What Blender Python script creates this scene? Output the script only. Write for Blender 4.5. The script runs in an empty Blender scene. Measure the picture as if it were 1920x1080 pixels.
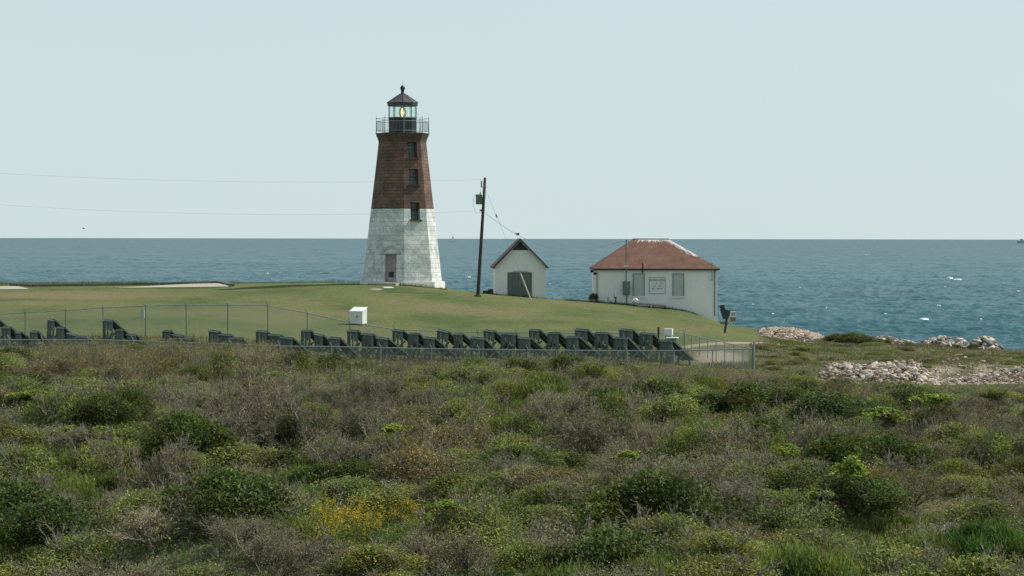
import bpy, bmesh, math, random
import numpy as np
from mathutils import Matrix, Vector, Euler

# ------------------------------------------------------------------ camera, sky, sun
SC = bpy.context.scene
COL = SC.collection
F = 4800.0                       # focal length in pixels of a 1920 px wide frame
CAMZ = 10.5
PITCH = math.atan((540 - 446.2) / F)
ROLL = 0.0016
CAMM = Matrix.Translation((0, 0, CAMZ)) @ Matrix.Rotation(math.pi / 2 - PITCH, 4, 'X') @ Matrix.Rotation(ROLL, 4, 'Z')
cd = bpy.data.cameras.new('camera'); cam = bpy.data.objects.new('camera', cd); COL.objects.link(cam)
cam.matrix_world = CAMM
cd.sensor_width = 36; cd.lens = F / 1920 * 36; cd.clip_start = 0.5; cd.clip_end = 80000
SC.camera = cam
SC.view_settings.view_transform = 'Standard'; SC.view_settings.look = 'None'
SC.view_settings.gamma = 1; SC.view_settings.exposure = 0.0

SUN_AZ = math.radians(67)        # clockwise from +Y (view direction)
SUN_EL = math.radians(46)
w = bpy.data.worlds.new('World'); SC.world = w; w.use_nodes = True
nt = w.node_tree
bg = nt.nodes['Background']
sky = nt.nodes.new('ShaderNodeTexSky'); sky.sky_type = 'NISHITA'; sky.sun_disc = False
sky.sun_elevation = SUN_EL; sky.sun_rotation = SUN_AZ
sky.altitude = 0; sky.air_density = 1.0; sky.dust_density = 0.8; sky.ozone_density = 1.5
tint = nt.nodes.new('ShaderNodeMix'); tint.data_type = 'RGBA'; tint.blend_type = 'MULTIPLY'
tint.inputs[0].default_value = 1.0
tint.inputs[7].default_value = (0.86, 1.02, 1.03, 1)
nt.links.new(sky.outputs[0], tint.inputs[6])
# pale sea haze in the sky, thick near the horizon and thinning upwards
geo_ = nt.nodes.new('ShaderNodeTexCoord'); sp_ = nt.nodes.new('ShaderNodeSeparateXYZ'); nt.links.new(geo_.outputs['Generated'], sp_.inputs[0])
mr_ = nt.nodes.new('ShaderNodeMapRange'); nt.links.new(sp_.outputs[2], mr_.inputs[0])
for i_, v_ in ((1, 0.0), (2, 0.55), (3, 0.92), (4, 0.45)): mr_.inputs[i_].default_value = v_
hz_ = nt.nodes.new('ShaderNodeMix'); hz_.data_type = 'RGBA'
nt.links.new(mr_.outputs[0], hz_.inputs[0]); nt.links.new(tint.outputs[2], hz_.inputs[6]); cn_ = nt.nodes.new('ShaderNodeTexNoise'); cn_.inputs['Scale'].default_value = 2.2; cn_.inputs['Detail'].default_value = 4
vm_ = nt.nodes.new('ShaderNodeVectorMath'); vm_.operation = 'MULTIPLY'; vm_.inputs[1].default_value = (1, 1, 5); nt.links.new(geo_.outputs['Generated'], vm_.inputs[0]); nt.links.new(vm_.outputs[0], cn_.inputs['Vector'])
cr_ = nt.nodes.new('ShaderNodeMix'); cr_.data_type = 'RGBA'; nt.links.new(cn_.outputs[0], cr_.inputs[0])
cr_.inputs[6].default_value = (6.55, 7.95, 8.25, 1); cr_.inputs[7].default_value = (7.5, 8.65, 8.8, 1); nt.links.new(cr_.outputs[2], hz_.inputs[7])
nt.links.new(hz_.outputs[2], bg.inputs[0])
bg.inputs[1].default_value = 0.093

sd = bpy.data.lights.new('sun', 'SUN'); sd.energy = 5.0; sd.angle = math.radians(0.5); sd.color = (1.0, 0.95, 0.87)
sun = bpy.data.objects.new('sun', sd); COL.objects.link(sun)
SDIR = Vector((math.sin(SUN_AZ) * math.cos(SUN_EL), math.cos(SUN_AZ) * math.cos(SUN_EL), math.sin(SUN_EL)))
sun.rotation_euler = SDIR.to_track_quat('Z', 'Y').to_euler()
sun.location = (60, 60, 80)

# ------------------------------------------------------------------ helpers
rng = np.random.default_rng(7); random.seed(7)

def at(px, py, Y):
    """world point on the ground plan distance Y seen at photo pixel px,py"""
    d = CAMM.to_3x3() @ Vector(((px - 960) / F, -(py - 540) / F, -1))
    return Vector((0, 0, CAMZ)) + d * (Y / d.y)

_R = np.array(CAMM.to_3x3())
def proj(P):
    c = (np.asarray(P, float) - np.array([0, 0, CAMZ])) @ _R
    return 960 + F * c[..., 0] / -c[..., 2], 540 - F * c[..., 1] / -c[..., 2]

def tag(o, label=None, cat=None, group=None, kind=None):
    if label: o['label'] = label
    if cat: o['category'] = cat
    if group: o['group'] = group
    if kind: o['kind'] = kind
    return o

def empty(name, loc=(0, 0, 0), rz=0.0):
    o = bpy.data.objects.new(name, None); COL.objects.link(o)
    o.location = loc; o.rotation_euler = (0, 0, rz); o.empty_display_size = 0.3
    return o

class MB:
    """collects polygons of one mesh"""
    def __init__(s): s.v = []; s.f = []; s.uv = {}
    def poly(s, pts, uv=None):
        i = len(s.v); s.v += [tuple(p) for p in pts]
        if uv: s.uv[len(s.f)] = uv
        s.f.append(tuple(range(i, i + len(pts)))); return s
    def box(s, lo, hi, M=None):
        x0, y0, z0 = lo; x1, y1, z1 = hi
        p = [Vector(q) for q in ((x0,y0,z0),(x1,y0,z0),(x1,y1,z0),(x0,y1,z0),(x0,y0,z1),(x1,y0,z1),(x1,y1,z1),(x0,y1,z1))]
        if M: p = [M @ q for q in p]
        i = len(s.v); s.v += [tuple(q) for q in p]
        for f in ((0,3,2,1),(4,5,6,7),(0,1,5,4),(1,2,6,5),(2,3,7,6),(3,0,4,7)): s.f.append(tuple(i + k for k in f))
        return s
    def bar(s, a, b, wd, ht=None, up=(0, 0, 1)):
        a = Vector(a); b = Vector(b); ht = ht or wd
        d = (b - a); L = d.length; d.normalize()
        u = Vector(up)
        if abs(d.dot(u)) > 0.98: u = Vector((0, 1, 0))
        x = d.cross(u).normalized(); z = x.cross(d)
        M = Matrix(((x.x, d.x, z.x, a.x), (x.y, d.y, z.y, a.y), (x.z, d.z, z.z, a.z), (0, 0, 0, 1)))
        return s.box((-wd / 2, 0, -ht / 2), (wd / 2, L, ht / 2), M)
    def tube(s, pts, r, n=8, caps=True):
        pts = [Vector(p) for p in pts]; rs = r if hasattr(r, '__len__') else [r] * len(pts)
        rings = []
        for k, p in enumerate(pts):
            d = (pts[min(k + 1, len(pts) - 1)] - pts[max(k - 1, 0)]).normalized()
            u = Vector((0, 0, 1)) if abs(d.z) < 0.95 else Vector((0, 1, 0))
            x = d.cross(u).normalized(); y = x.cross(d)
            i = len(s.v)
            for j in range(n):
                a = 2 * math.pi * j / n
                s.v.append(tuple(p + (x * math.cos(a) + y * math.sin(a)) * rs[k]))
            rings.append(i)
        for a, b in zip(rings, rings[1:]):
            for j in range(n): s.f.append((a + j, a + (j + 1) % n, b + (j + 1) % n, b + j))
        if caps:
            s.f.append(tuple(rings[0] + j for j in reversed(range(n)))); s.f.append(tuple(rings[-1] + j for j in range(n)))
        return s
    def lathe(s, prof, n=16, off=0.0, c=(0, 0, 0), caps=True):
        """prof: list of (radius, z)"""
        rings = []
        for r, z in prof:
            i = len(s.v)
            for j in range(n):
                a = off + 2 * math.pi * j / n
                s.v.append((c[0] + r * math.sin(a), c[1] - r * math.cos(a), c[2] + z))
            rings.append(i)
        for a, b in zip(rings, rings[1:]):
            for j in range(n): s.f.append((a + j, a + (j + 1) % n, b + (j + 1) % n, b + j))
        if caps:
            s.f.append(tuple(rings[0] + j for j in reversed(range(n)))); s.f.append(tuple(rings[-1] + j for j in range(n)))
        return s
    def build(s, name, mat, parent=None, smooth=False, bevel=0, loc=None):
        me = bpy.data.meshes.new(name); me.from_pydata(s.v, [], s.f)
        if s.uv:
            uvl = me.uv_layers.new(name='UVMap')
            for pi, p in enumerate(me.polygons):
                if pi in s.uv:
                    for k, li in enumerate(p.loop_indices): uvl.data[li].uv = s.uv[pi][k]
        me.materials.append(mat); me.validate(); me.update()
        if smooth: me.polygons.foreach_set('use_smooth', [True] * len(me.polygons))
        o = bpy.data.objects.new(name, me); COL.objects.link(o)
        if parent: o.parent = parent
        if loc: o.location = loc
        if bevel:
            m = o.modifiers.new('bevel', 'BEVEL'); m.width = bevel; m.segments = 2; m.limit_method = 'ANGLE'
        return o

def np_mesh(name, V, faces, mat, attrs=None, smooth=False):
    """faces: list of int arrays (n,3) or (n,4); attrs: {name:(n,4) colour per vertex}"""
    me = bpy.data.meshes.new(name)
    V = np.asarray(V, np.float32); me.vertices.add(len(V)); me.vertices.foreach_set('co', V.ravel())
    faces = [np.asarray(f, np.int32) for f in faces if len(f)]
    loops = np.concatenate([f.ravel() for f in faces])
    tot = np.concatenate([np.full(len(f), f.shape[1], np.int32) for f in faces])
    start = np.concatenate([[0], np.cumsum(tot)[:-1]]).astype(np.int32)
    me.loops.add(len(loops)); me.loops.foreach_set('vertex_index', loops)
    me.polygons.add(len(tot)); me.polygons.foreach_set('loop_start', start); me.polygons.foreach_set('loop_total', tot)
    if smooth: me.polygons.foreach_set('use_smooth', np.ones(len(tot), bool))
    for k, A in (attrs or {}).items():
        at_ = me.attributes.new(k, 'FLOAT_COLOR', 'POINT'); at_.data.foreach_set('color', np.asarray(A, np.float32).ravel())
    me.update(calc_edges=True); me.validate()
    if mat: me.materials.append(mat)
    return me

def link(name, me, loc=(0, 0, 0), rz=0, sc=None, parent=None):
    o = bpy.data.objects.new(name, me); COL.objects.link(o); o.location = loc; o.rotation_euler = (0, 0, rz)
    if sc is not None: o.scale = sc if hasattr(sc, '__len__') else (sc, sc, sc)
    if parent: o.parent = parent
    return o

# ------------------------------------------------------------------ materials
class NB:
    """small node-tree builder"""
    def __init__(s, name):
        s.m = bpy.data.materials.new(name); s.m.use_nodes = True; s.t = s.m.node_tree
        s.p = s.t.nodes['Principled BSDF']; s.out = s.t.nodes['Material Output']
    def n(s, typ, ins=None, **kw):
        nd = s.t.nodes.new(typ)
        for k, v in kw.items(): setattr(nd, k, v)
        for k, v in (ins or {}).items(): s.set(nd.inputs[k], v)
        return nd
    def set(s, sock, v):
        if isinstance(v, bpy.types.NodeSocket): s.t.links.new(v, sock)
        else:
            if hasattr(sock.default_value, '__len__') and hasattr(v, '__len__') and len(sock.default_value) == 4 and len(v) == 3: v = (*v, 1)
            sock.default_value = v
    def mix(s, f, a, b, blend='MIX'):
        nd = s.t.nodes.new('ShaderNodeMix'); nd.data_type = 'RGBA'; nd.blend_type = blend
        s.set(nd.inputs[0], f); s.set(nd.inputs[6], a); s.set(nd.inputs[7], b); return nd.outputs[2]
    def noise(s, scale, detail=3, rough=0.55, co=None, stretch=None, out=0):
        ins = {'Scale': scale, 'Detail': detail, 'Roughness': rough}
        if co is not None:
            if stretch: co = s.n('ShaderNodeVectorMath', {0: co, 1: stretch}, operation='MULTIPLY').outputs[0]
            ins['Vector'] = co
        return s.n('ShaderNodeTexNoise', ins).outputs[out]
    def ramp(s, f, *stops):
        nd = s.t.nodes.new('ShaderNodeValToRGB'); s.set(nd.inputs[0], f); el = nd.color_ramp.elements
        while len(el) < len(stops): el.new(0.5)
        for e, (p, c) in zip(el, stops):
            e.position = p; e.color = (*c, 1) if hasattr(c, '__len__') else (c, c, c, 1)
        return nd.outputs[0]
    def math(s, op, a, b=0.0, clamp=False):
        nd = s.t.nodes.new('ShaderNodeMath'); nd.operation = op; nd.use_clamp = clamp; s.set(nd.inputs[0], a); s.set(nd.inputs[1], b); return nd.outputs[0]
    def obj(s): return s.n('ShaderNodeTexCoord').outputs['Object']
    def uv(s): return s.n('ShaderNodeTexCoord').outputs['UV']
    def attr(s, name, ch=None):
        a = s.n('ShaderNodeAttribute', attribute_name=name).outputs['Color']
        if ch is None: return a
        return s.n('ShaderNodeSeparateColor', {0: a}).outputs[ch]
    def bump(s, h, dist=0.02, st=0.5):
        s.set(s.p.inputs['Normal'], s.n('ShaderNodeBump', {'Height': h, 'Distance': dist, 'Strength': st}).outputs[0])
    def base(s, c, rough=0.7, metal=0.0, spec=0.3):
        s.set(s.p.inputs['Base Color'], c); s.set(s.p.inputs['Roughness'], rough); s.p.inputs['Metallic'].default_value = metal
        s.p.inputs['Specular IOR Level'].default_value = spec
        return s.m

def simple(name, col, rough=0.7, metal=0.0, var=0.25, scale=3.0, bump=0.0, spec=0.3):
    b = NB(name); o = b.obj()
    nz = b.noise(scale, 5, 0.65, o)
    lo = tuple(c * (1 - var) for c in col); hi = tuple(min(1, c * (1 + var)) for c in col)
    c = b.ramp(nz, (0.3, lo), (0.7, hi))
    if bump: b.bump(b.noise(scale * 6, 3, 0.6, o), 0.02, bump)
    return b.base(c, rough, metal, spec)

def leaf_mat(name, col, var=0.35, trans=0.35, rough=0.6, hue=None):
    """leaf / twig material: per-leaf tint attribute (painted sparkle included) and per-plant variation of the plant's own colour"""
    b = NB(name)
    t = b.attr('tint')
    rnd = b.n('ShaderNodeObjectInfo').outputs['Random']
    c2 = hue or tuple(x * 0.75 for x in col)
    c = b.mix(rnd, col, c2)
    c = b.mix(1.0, c, t, 'MULTIPLY')
    b.base(c, rough, 0, 0.15)
    if trans:
        tr = b.n('ShaderNodeBsdfTranslucent'); b.set(tr.inputs[0], b.mix(1.0, c, (1.05, 1.15, 0.55), 'MULTIPLY'))
        mx = b.n('ShaderNodeMixShader', {0: trans}); b.t.links.new(b.p.outputs[0], mx.inputs[1]); b.t.links.new(tr.outputs[0], mx.inputs[2])
        b.t.links.new(mx.outputs[0], b.out.inputs[0])
    return b.m

# stone of the tower
def stone_mat(name, cols, mortar, bw, bh, rough, stain, bumpst):
    b = NB(name); uv = b.uv(); ob = b.obj()
    bt = b.n('ShaderNodeTexBrick', {'Vector': uv, 'Color1': cols[0], 'Color2': cols[1], 'Mortar': mortar, 'Scale': 1.0,
             'Mortar Size': 0.018, 'Mortar Smooth': 0.4, 'Bias': 0.0, 'Brick Width': bw, 'Row Height': bh})
    c = bt.outputs[0]
    n1 = b.noise(0.9, 6, 0.7, ob)
    c = b.mix(b.math('MULTIPLY', b.ramp(n1, (0.42, 0.0), (0.60, 1.0)), 0.85), c, stain)
    n2 = b.noise(7, 4, 0.7, ob)
    c = b.mix(1.0, c, b.ramp(n2, (0.25, 0.62), (0.6, 1.06)), 'MULTIPLY')
    h = b.math('ADD', b.math('MULTIPLY', bt.outputs[1], -1.0), b.math('MULTIPLY', n2, 0.9))
    b.bump(h, 0.03, bumpst)
    return b.base(c, rough, 0, 0.2)

M = {}
M['brown_stone'] = stone_mat('brown_stone', [(0.262, 0.148, 0.106), (0.165, 0.104, 0.080)], (0.12, 0.092, 0.08), 0.55, 0.26, 0.85, (0.100, 0.074, 0.064), 0.9)
M['white_stone'] = stone_mat('white_stone', [(0.82, 0.82, 0.78), (0.70, 0.72, 0.685)], (0.50, 0.53, 0.50), 0.8, 0.36, 0.75, (0.41, 0.47, 0.435), 0.7)
M['iron'] = simple('black_iron', (0.020, 0.027, 0.030), 0.45, 0, 0.3, 4)
M['roof_iron'] = simple('lantern_roof_iron', (0.075, 0.07, 0.068), 0.5, 0, 0.2, 3)
M['cornice'] = simple('cornice_stone', (0.10, 0.068, 0.05), 0.8, 0, 0.3, 4, 0.3)
M['rail'] = simple('railing_iron', (0.27, 0.30, 0.305), 0.5, 0, 0.2, 3)
M['whitewall'] = None
def plaster(name, col, dirt, streak=0.5):
    b = NB(name); ob = b.obj()
    n1 = b.noise(0.8, 5, 0.65, ob, (1, 1, 0.35)); n2 = b.noise(6, 4, 0.6, ob)
    c = b.mix(b.math('MULTIPLY', b.ramp(n1, (0.42, 0.0), (0.72, 1.0)), streak), col, dirt)
    c = b.mix(1.0, c, b.ramp(n2, (0.3, 0.94), (0.65, 1.02)), 'MULTIPLY')
    b.bump(n2, 0.004, 0.25)
    return b.base(c, 0.8, 0, 0.2)
M['whitewall'] = plaster('white_painted_block', (0.76, 0.775, 0.73), (0.62, 0.645, 0.61))
M['shedwall'] = plaster('white_painted_board', (0.80, 0.80, 0.75), (0.66, 0.665, 0.62))
M['panel_grey'] = plaster('grey_painted_board', (0.42, 0.48, 0.46), (0.36, 0.41, 0.40), 0.6)
M['dark_green'] = simple('dark_green_paint', (0.045, 0.062, 0.055), 0.6, 0, 0.2, 2)
M['door_grey'] = simple('grey_green_door', (0.135, 0.155, 0.14), 0.65, 0, 0.15, 2)
M['tower_door'] = simple('weathered_brown_door', (0.32, 0.285, 0.265), 0.7, 0, 0.35, 6)
M['shed_roof'] = simple('weathered_maroon_roof', (0.14, 0.085, 0.085), 0.7, 0, 0.25, 4, 0.2)
M['grey_metal'] = simple('grey_metal', (0.16, 0.185, 0.18), 0.5, 0, 0.2, 4)
M['galv'] = simple('galvanised_steel', (0.30, 0.325, 0.315), 0.45, 0.3, 0.2, 6)
M['galv_dark'] = simple('weathered_galvanised_steel', (0.13, 0.15, 0.14), 0.5, 0.2, 0.25, 6)
M['wood'] = simple('dark_creosoted_wood', (0.055, 0.051, 0.045), 0.85, 0, 0.4, 3, 0.5)
M['oldwood'] = simple('weathered_wood', (0.27, 0.245, 0.21), 0.85, 0, 0.35, 5, 0.4)
M['white_paint'] = simple('white_paint', (0.72, 0.74, 0.71), 0.5, 0, 0.06, 3)
M['box_white'] = simple('off_white_enamel', (0.62, 0.66, 0.63), 0.45, 0, 0.08, 2)
M['orange'] = simple('orange_red_paint', (0.42, 0.09, 0.03), 0.6, 0, 0.1, 3)
M['guard'] = simple('pale_yellow_plastic', (0.52, 0.49, 0.37), 0.6, 0, 0.1, 3)
M['wire'] = simple('wire', (0.24, 0.26, 0.265), 0.6, 0, 0.1, 3)
M['porcelain'] = simple('insulator', (0.09, 0.095, 0.09), 0.4, 0, 0.1, 3)
M['can'] = simple('transformer_paint', (0.20, 0.235, 0.225), 0.45, 0, 0.15, 4)
M['concrete'] = simple('pale_concrete', (0.37, 0.33, 0.26), 0.9, 0, 0.15, 1.5, 0.3)
M['concrete_dark'] = simple('dark_concrete_edge', (0.13, 0.115, 0.105), 0.9, 0, 0.3, 2, 0.3)
M['blackish'] = simple('black_letters', (0.025, 0.03, 0.032), 0.7, 0, 0.1, 3)
M['panel_back'] = simple('panel_backsheet', (0.130, 0.158, 0.140), 0.7, 0, 0.25, 3, 0, 0.1)
M['rack'] = simple('rack_green_grey_steel', (0.145, 0.175, 0.155), 0.8, 0, 0.25, 4, 0, 0.1)
M['rack_light'] = simple('pale_rail_and_lit_edge', (0.19, 0.23, 0.22), 0.45, 0.2, 0.15, 4)
M['gullwhite'] = simple('bird_white', (0.7, 0.7, 0.68), 0.8, 0, 0.05, 3)
M['gulldark'] = simple('bird_dark', (0.06, 0.06, 0.065), 0.8, 0, 0.1, 3)
M['ship'] = simple('ship_faded_by_haze', (0.66, 0.74, 0.75), 0.6, 0, 0.1, 0.02)  # distance haze is mixed into this colour
M['ship2'] = simple('grey_ship_in_haze', (0.36, 0.45, 0.48), 0.6, 0, 0.1, 0.02)  # grey paled by the same painted haze
M['foam'] = simple('sea_foam', (0.80, 0.83, 0.83), 0.9, 0, 0.1, 2)

b = NB('solar_cells'); br = b.n('ShaderNodeTexBrick', {'Vector': b.uv(), 'Color1': (0.010, 0.016, 0.028), 'Color2': (0.014, 0.020, 0.034), 'Mortar': (0.11, 0.12, 0.12), 'Scale': 1.0,
     'Mortar Size': 0.004, 'Brick Width': 0.125, 'Row Height': 0.125}, offset=0.0)
M['cells'] = b.base(br.outputs[0], 0.15, 0, 0.5)

b = NB('window_glass'); M['win'] = b.base(b.ramp(b.noise(1.2, 2, 0.5, b.obj()), (0.3, (0.05, 0.075, 0.075)), (0.7, (0.10, 0.14, 0.135))), 0.12, 0, 0.5)

b = NB('lantern_glass')
tr = b.n('ShaderNodeBsdfTransparent', {0: (0.88, 0.97, 0.94)}); gl = b.n('ShaderNodeBsdfGlossy', {0: (0.8, 0.95, 0.9), 1: 0.02})
mx = b.n('ShaderNodeMixShader', {0: 0.09}); b.t.links.new(tr.outputs[0], mx.inputs[1]); b.t.links.new(gl.outputs[0], mx.inputs[2]); b.t.links.new(mx.outputs[0], b.out.inputs[0])
M['lantern_glass'] = b.m
b = NB('lens_glass')
tr = b.n('ShaderNodeBsdfTransparent', {0: (0.85, 0.72, 0.52)}); pb = b.p; b.base((0.23, 0.15, 0.085), 0.2, 0, 0.6)
wv = b.n('ShaderNodeTexWave', {'Vector': b.obj(), 'Scale': 7.0}, bands_direction='Z').outputs[1]
mx = b.n('ShaderNodeMixShader', {0: b.ramp(wv, (0.3, 0.25), (0.7, 0.6))}); b.t.links.new(tr.outputs[0], mx.inputs[1]); b.t.links.new(pb.outputs[0], mx.inputs[2]); b.t.links.new(mx.outputs[0], b.out.inputs[0])
M['lens_glass'] = b.m
b = NB('lamp_glow'); e = b.n('ShaderNodeEmission', {0: (1.0, 0.86, 0.60), 1: 6.0}); b.t.links.new(e.outputs[0], b.out.inputs[0]); M['lamp'] = b.m

# chain link: diamond wire lattice, open between the wires
b = NB('chain_link_mesh'); uv = b.uv()
sx = b.n('ShaderNodeSeparateXYZ', {0: uv})
def wires(op):
    q = b.math(op, sx.outputs[0], sx.outputs[1])
    fr = b.math('FRACT', b.math('MULTIPLY', q, 14.0))
    return b.math('LESS_THAN', b.math('ABSOLUTE', b.math('SUBTRACT', fr, 0.5)), 0.048)
mk = b.math('MAXIMUM', wires('ADD'), wires('SUBTRACT'))
b.base((0.40, 0.43, 0.41), 0.5, 0.2, 0.3)
tr = b.n('ShaderNodeBsdfTransparent'); mx = b.n('ShaderNodeMixShader', {0: mk})
b.t.links.new(tr.outputs[0], mx.inputs[1]); b.t.links.new(b.p.outputs[0], mx.inputs[2]); b.t.links.new(mx.outputs[0], b.out.inputs[0])
M['mesh'] = b.m

# hip roof with gull droppings along ridge and right hip
b = NB('red_shingle_roof'); ob = b.obj()
c = b.ramp(b.noise(1.3, 5, 0.7, ob), (0.3, (0.125, 0.060, 0.041)), (0.5, (0.168, 0.086, 0.060)), (0.7, (0.20, 0.118, 0.088)))
wv = b.n('ShaderNodeTexWave', {'Vector': b.uv(), 'Scale': 1.6, 'Distortion': 0.6, 'Detail': 2.0}, bands_direction='Y').outputs[1]
c = b.mix(1.0, c, b.ramp(wv, (0.0, 0.78), (0.5, 1.05)), 'MULTIPLY')
st = b.noise(5, 4, 0.75, b.uv(), (1.0, 0.28, 1))
mk = b.math('GREATER_THAN', b.math('ADD', b.attr('tint', 0), b.math('MULTIPLY', b.math('SUBTRACT', st, 0.5), 2.4)), 0.66)
c = b.mix(mk, c, (0.66, 0.64, 0.60))
b.bump(wv, 0.02, 0.5)
M['hiproof'] = b.base(c, 0.75, 0, 0.2)

# ground
b = NB('ground'); ob = b.obj()
dirt, dry, scrub = (b.attr('mask', k) for k in range(3))
nA = b.noise(0.16, 5, 0.62, ob, (1, 0.55, 1)); nB = b.noise(1.1, 5, 0.7, ob); nC = b.noise(5.0, 4, 0.75, ob)
lawn = b.ramp(nA, (0.34, (0.070, 0.106, 0.033)), (0.5, (0.120, 0.146, 0.050)), (0.68, (0.168, 0.165, 0.072)))
lawn = b.mix(b.ramp(nB, (0.45, 0.0), (0.68, 0.55)), lawn, (0.160, 0.140, 0.070))
dm = b.ramp(b.math('ADD', dry, b.math('MULTIPLY', b.math('SUBTRACT', nB, 0.5), 1.3)), (0.35, 0.0), (0.75, 0.85))
lawn = b.mix(dm, lawn, (0.205, 0.165, 0.092))
lawn = b.mix(1.0, lawn, b.ramp(nC, (0.30, 0.55), (0.66, 1.25)), 'MULTIPLY')
wild = b.ramp(nB, (0.3, (0.095, 0.115, 0.044)), (0.5, (0.125, 0.125, 0.062)), (0.7, (0.16, 0.135, 0.09)))
c = b.mix(scrub, lawn, wild)
sm = b.ramp(b.math('ADD', dirt, b.math('MULTIPLY', b.math('SUBTRACT', nC, 0.5), 0.5)), (0.38, 0.0), (0.58, 1.0))
sand = b.ramp(nC, (0.3, (0.24, 0.20, 0.15)), (0.7, (0.42, 0.36, 0.28)))
c = b.mix(sm, c, sand)
b.bump(b.math('ADD', nC, b.noise(18, 3, 0.7, ob)), 0.06, 0.9)
M['ground'] = b.base(c, 0.95, 0, 0.1)

# sea: choppy micro-normals on top of the modelled waves
b = NB('sea_water'); ob = b.obj()
def slope(scale, amp, stretch):
    cc = b.noise(scale, 3, 0.6, ob, stretch, 1)
    v = b.n('ShaderNodeVectorMath', {0: cc, 1: (0.5, 0.5, 0.5)}, operation='SUBTRACT').outputs[0]
    return b.n('ShaderNodeVectorMath', {0: v, 1: (amp, amp, 0)}, operation='MULTIPLY').outputs[0]
def vadd(x, y): return b.n('ShaderNodeVectorMath', {0: x, 1: y}, operation='ADD').outputs[0]
geo = b.n('ShaderNodeNewGeometry').outputs['Normal']
v = vadd(vadd(slope(0.35, 0.9, (0.4, 1, 1)), slope(1.3, 0.6, (0.6, 1, 1))), vadd(slope(0.10, 0.75, (0.45, 1, 1)), geo))
v = b.n('ShaderNodeVectorMath', {0: v}, operation='NORMALIZE').outputs[0]
big = b.noise(0.012, 4, 0.6, ob, (0.5, 1.6, 1))
c = b.ramp(big, (0.35, (0.027, 0.083, 0.101)), (0.65, (0.041, 0.111, 0.127)))
b.base(c, 0.2, 0, 0.22); b.p.inputs['IOR'].default_value = 1.33
b.set(b.p.inputs['Normal'], v)
df = b.n('ShaderNodeBsdfDiffuse'); b.set(df.inputs[0], c); b.set(df.inputs[2], v)
mx = b.n('ShaderNodeMixShader', {0: 0.47}); b.t.links.new(b.p.outputs[0], mx.inputs[1]); b.t.links.new(df.outputs[0], mx.inputs[2]); b.t.links.new(mx.outputs[0], b.out.inputs[0])
M['sea'] = b.m

b = NB('boulder_stone'); ob = b.obj(); rnd = b.n('ShaderNodeObjectInfo').outputs['Random']
c = b.ramp(rnd, (0.0, (0.42, 0.35, 0.285)), (0.3, (0.62, 0.535, 0.44)), (0.55, (0.52, 0.445, 0.375)), (0.8, (0.69, 0.615, 0.52)), (1.0, (0.37, 0.34, 0.315)))
c = b.mix(1.0, c, b.ramp(b.noise(4, 5, 0.7, ob), (0.3, 0.6), (0.65, 1.1)), 'MULTIPLY')
c = b.mix(1.0, c, b.attr('tint'), 'MULTIPLY')
b.bump(b.noise(7, 4, 0.7, ob), 0.05, 0.6)
M['rock'] = b.base(c, 0.9, 0, 0.15)
M['rock_dark'] = simple('dark_wet_stone', (0.11, 0.115, 0.115), 0.8, 0, 0.45, 2, 0.6)

M['L_dark'] = leaf_mat('dark_green_leaves', (0.072, 0.106, 0.034), trans=0.35, hue=(0.105, 0.124, 0.042))
M['L_olive'] = leaf_mat('olive_leaves', (0.214, 0.220, 0.082), trans=0.4, hue=(0.163, 0.197, 0.071))
M['L_bright'] = leaf_mat('yellow_green_leaves', (0.25, 0.30, 0.072), trans=0.5, hue=(0.20, 0.265, 0.065))
M['L_fine'] = leaf_mat('fine_green_leaves', (0.068, 0.131, 0.030), trans=0.35, hue=(0.076, 0.124, 0.035))
M['L_weed'] = leaf_mat('weed_leaves', (0.172, 0.209, 0.067), trans=0.4, hue=(0.149, 0.187, 0.067))
M['L_brown'] = leaf_mat('reddish_brown_leaves', (0.235, 0.181, 0.111), trans=0.35, hue=(0.194, 0.189, 0.095))
M['twig'] = leaf_mat('grey_twigs', (0.262, 0.230, 0.162), trans=0.0, rough=0.85, hue=(0.215, 0.198, 0.150))
M['stem'] = leaf_mat('brown_stems', (0.157, 0.126, 0.099), trans=0.0, rough=0.85)
M['reed'] = leaf_mat('tan_reed', (0.125, 0.112, 0.062), trans=0.3, hue=(0.085, 0.09, 0.045))
M['plume'] = leaf_mat('golden_flowers', (0.44, 0.34, 0.035), trans=0.3, hue=(0.38, 0.30, 0.035))
M['under'] = leaf_mat('undergrowth_leaves', (1.0, 1.0, 1.0), trans=0.3, hue=(1, 1, 1))

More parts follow.
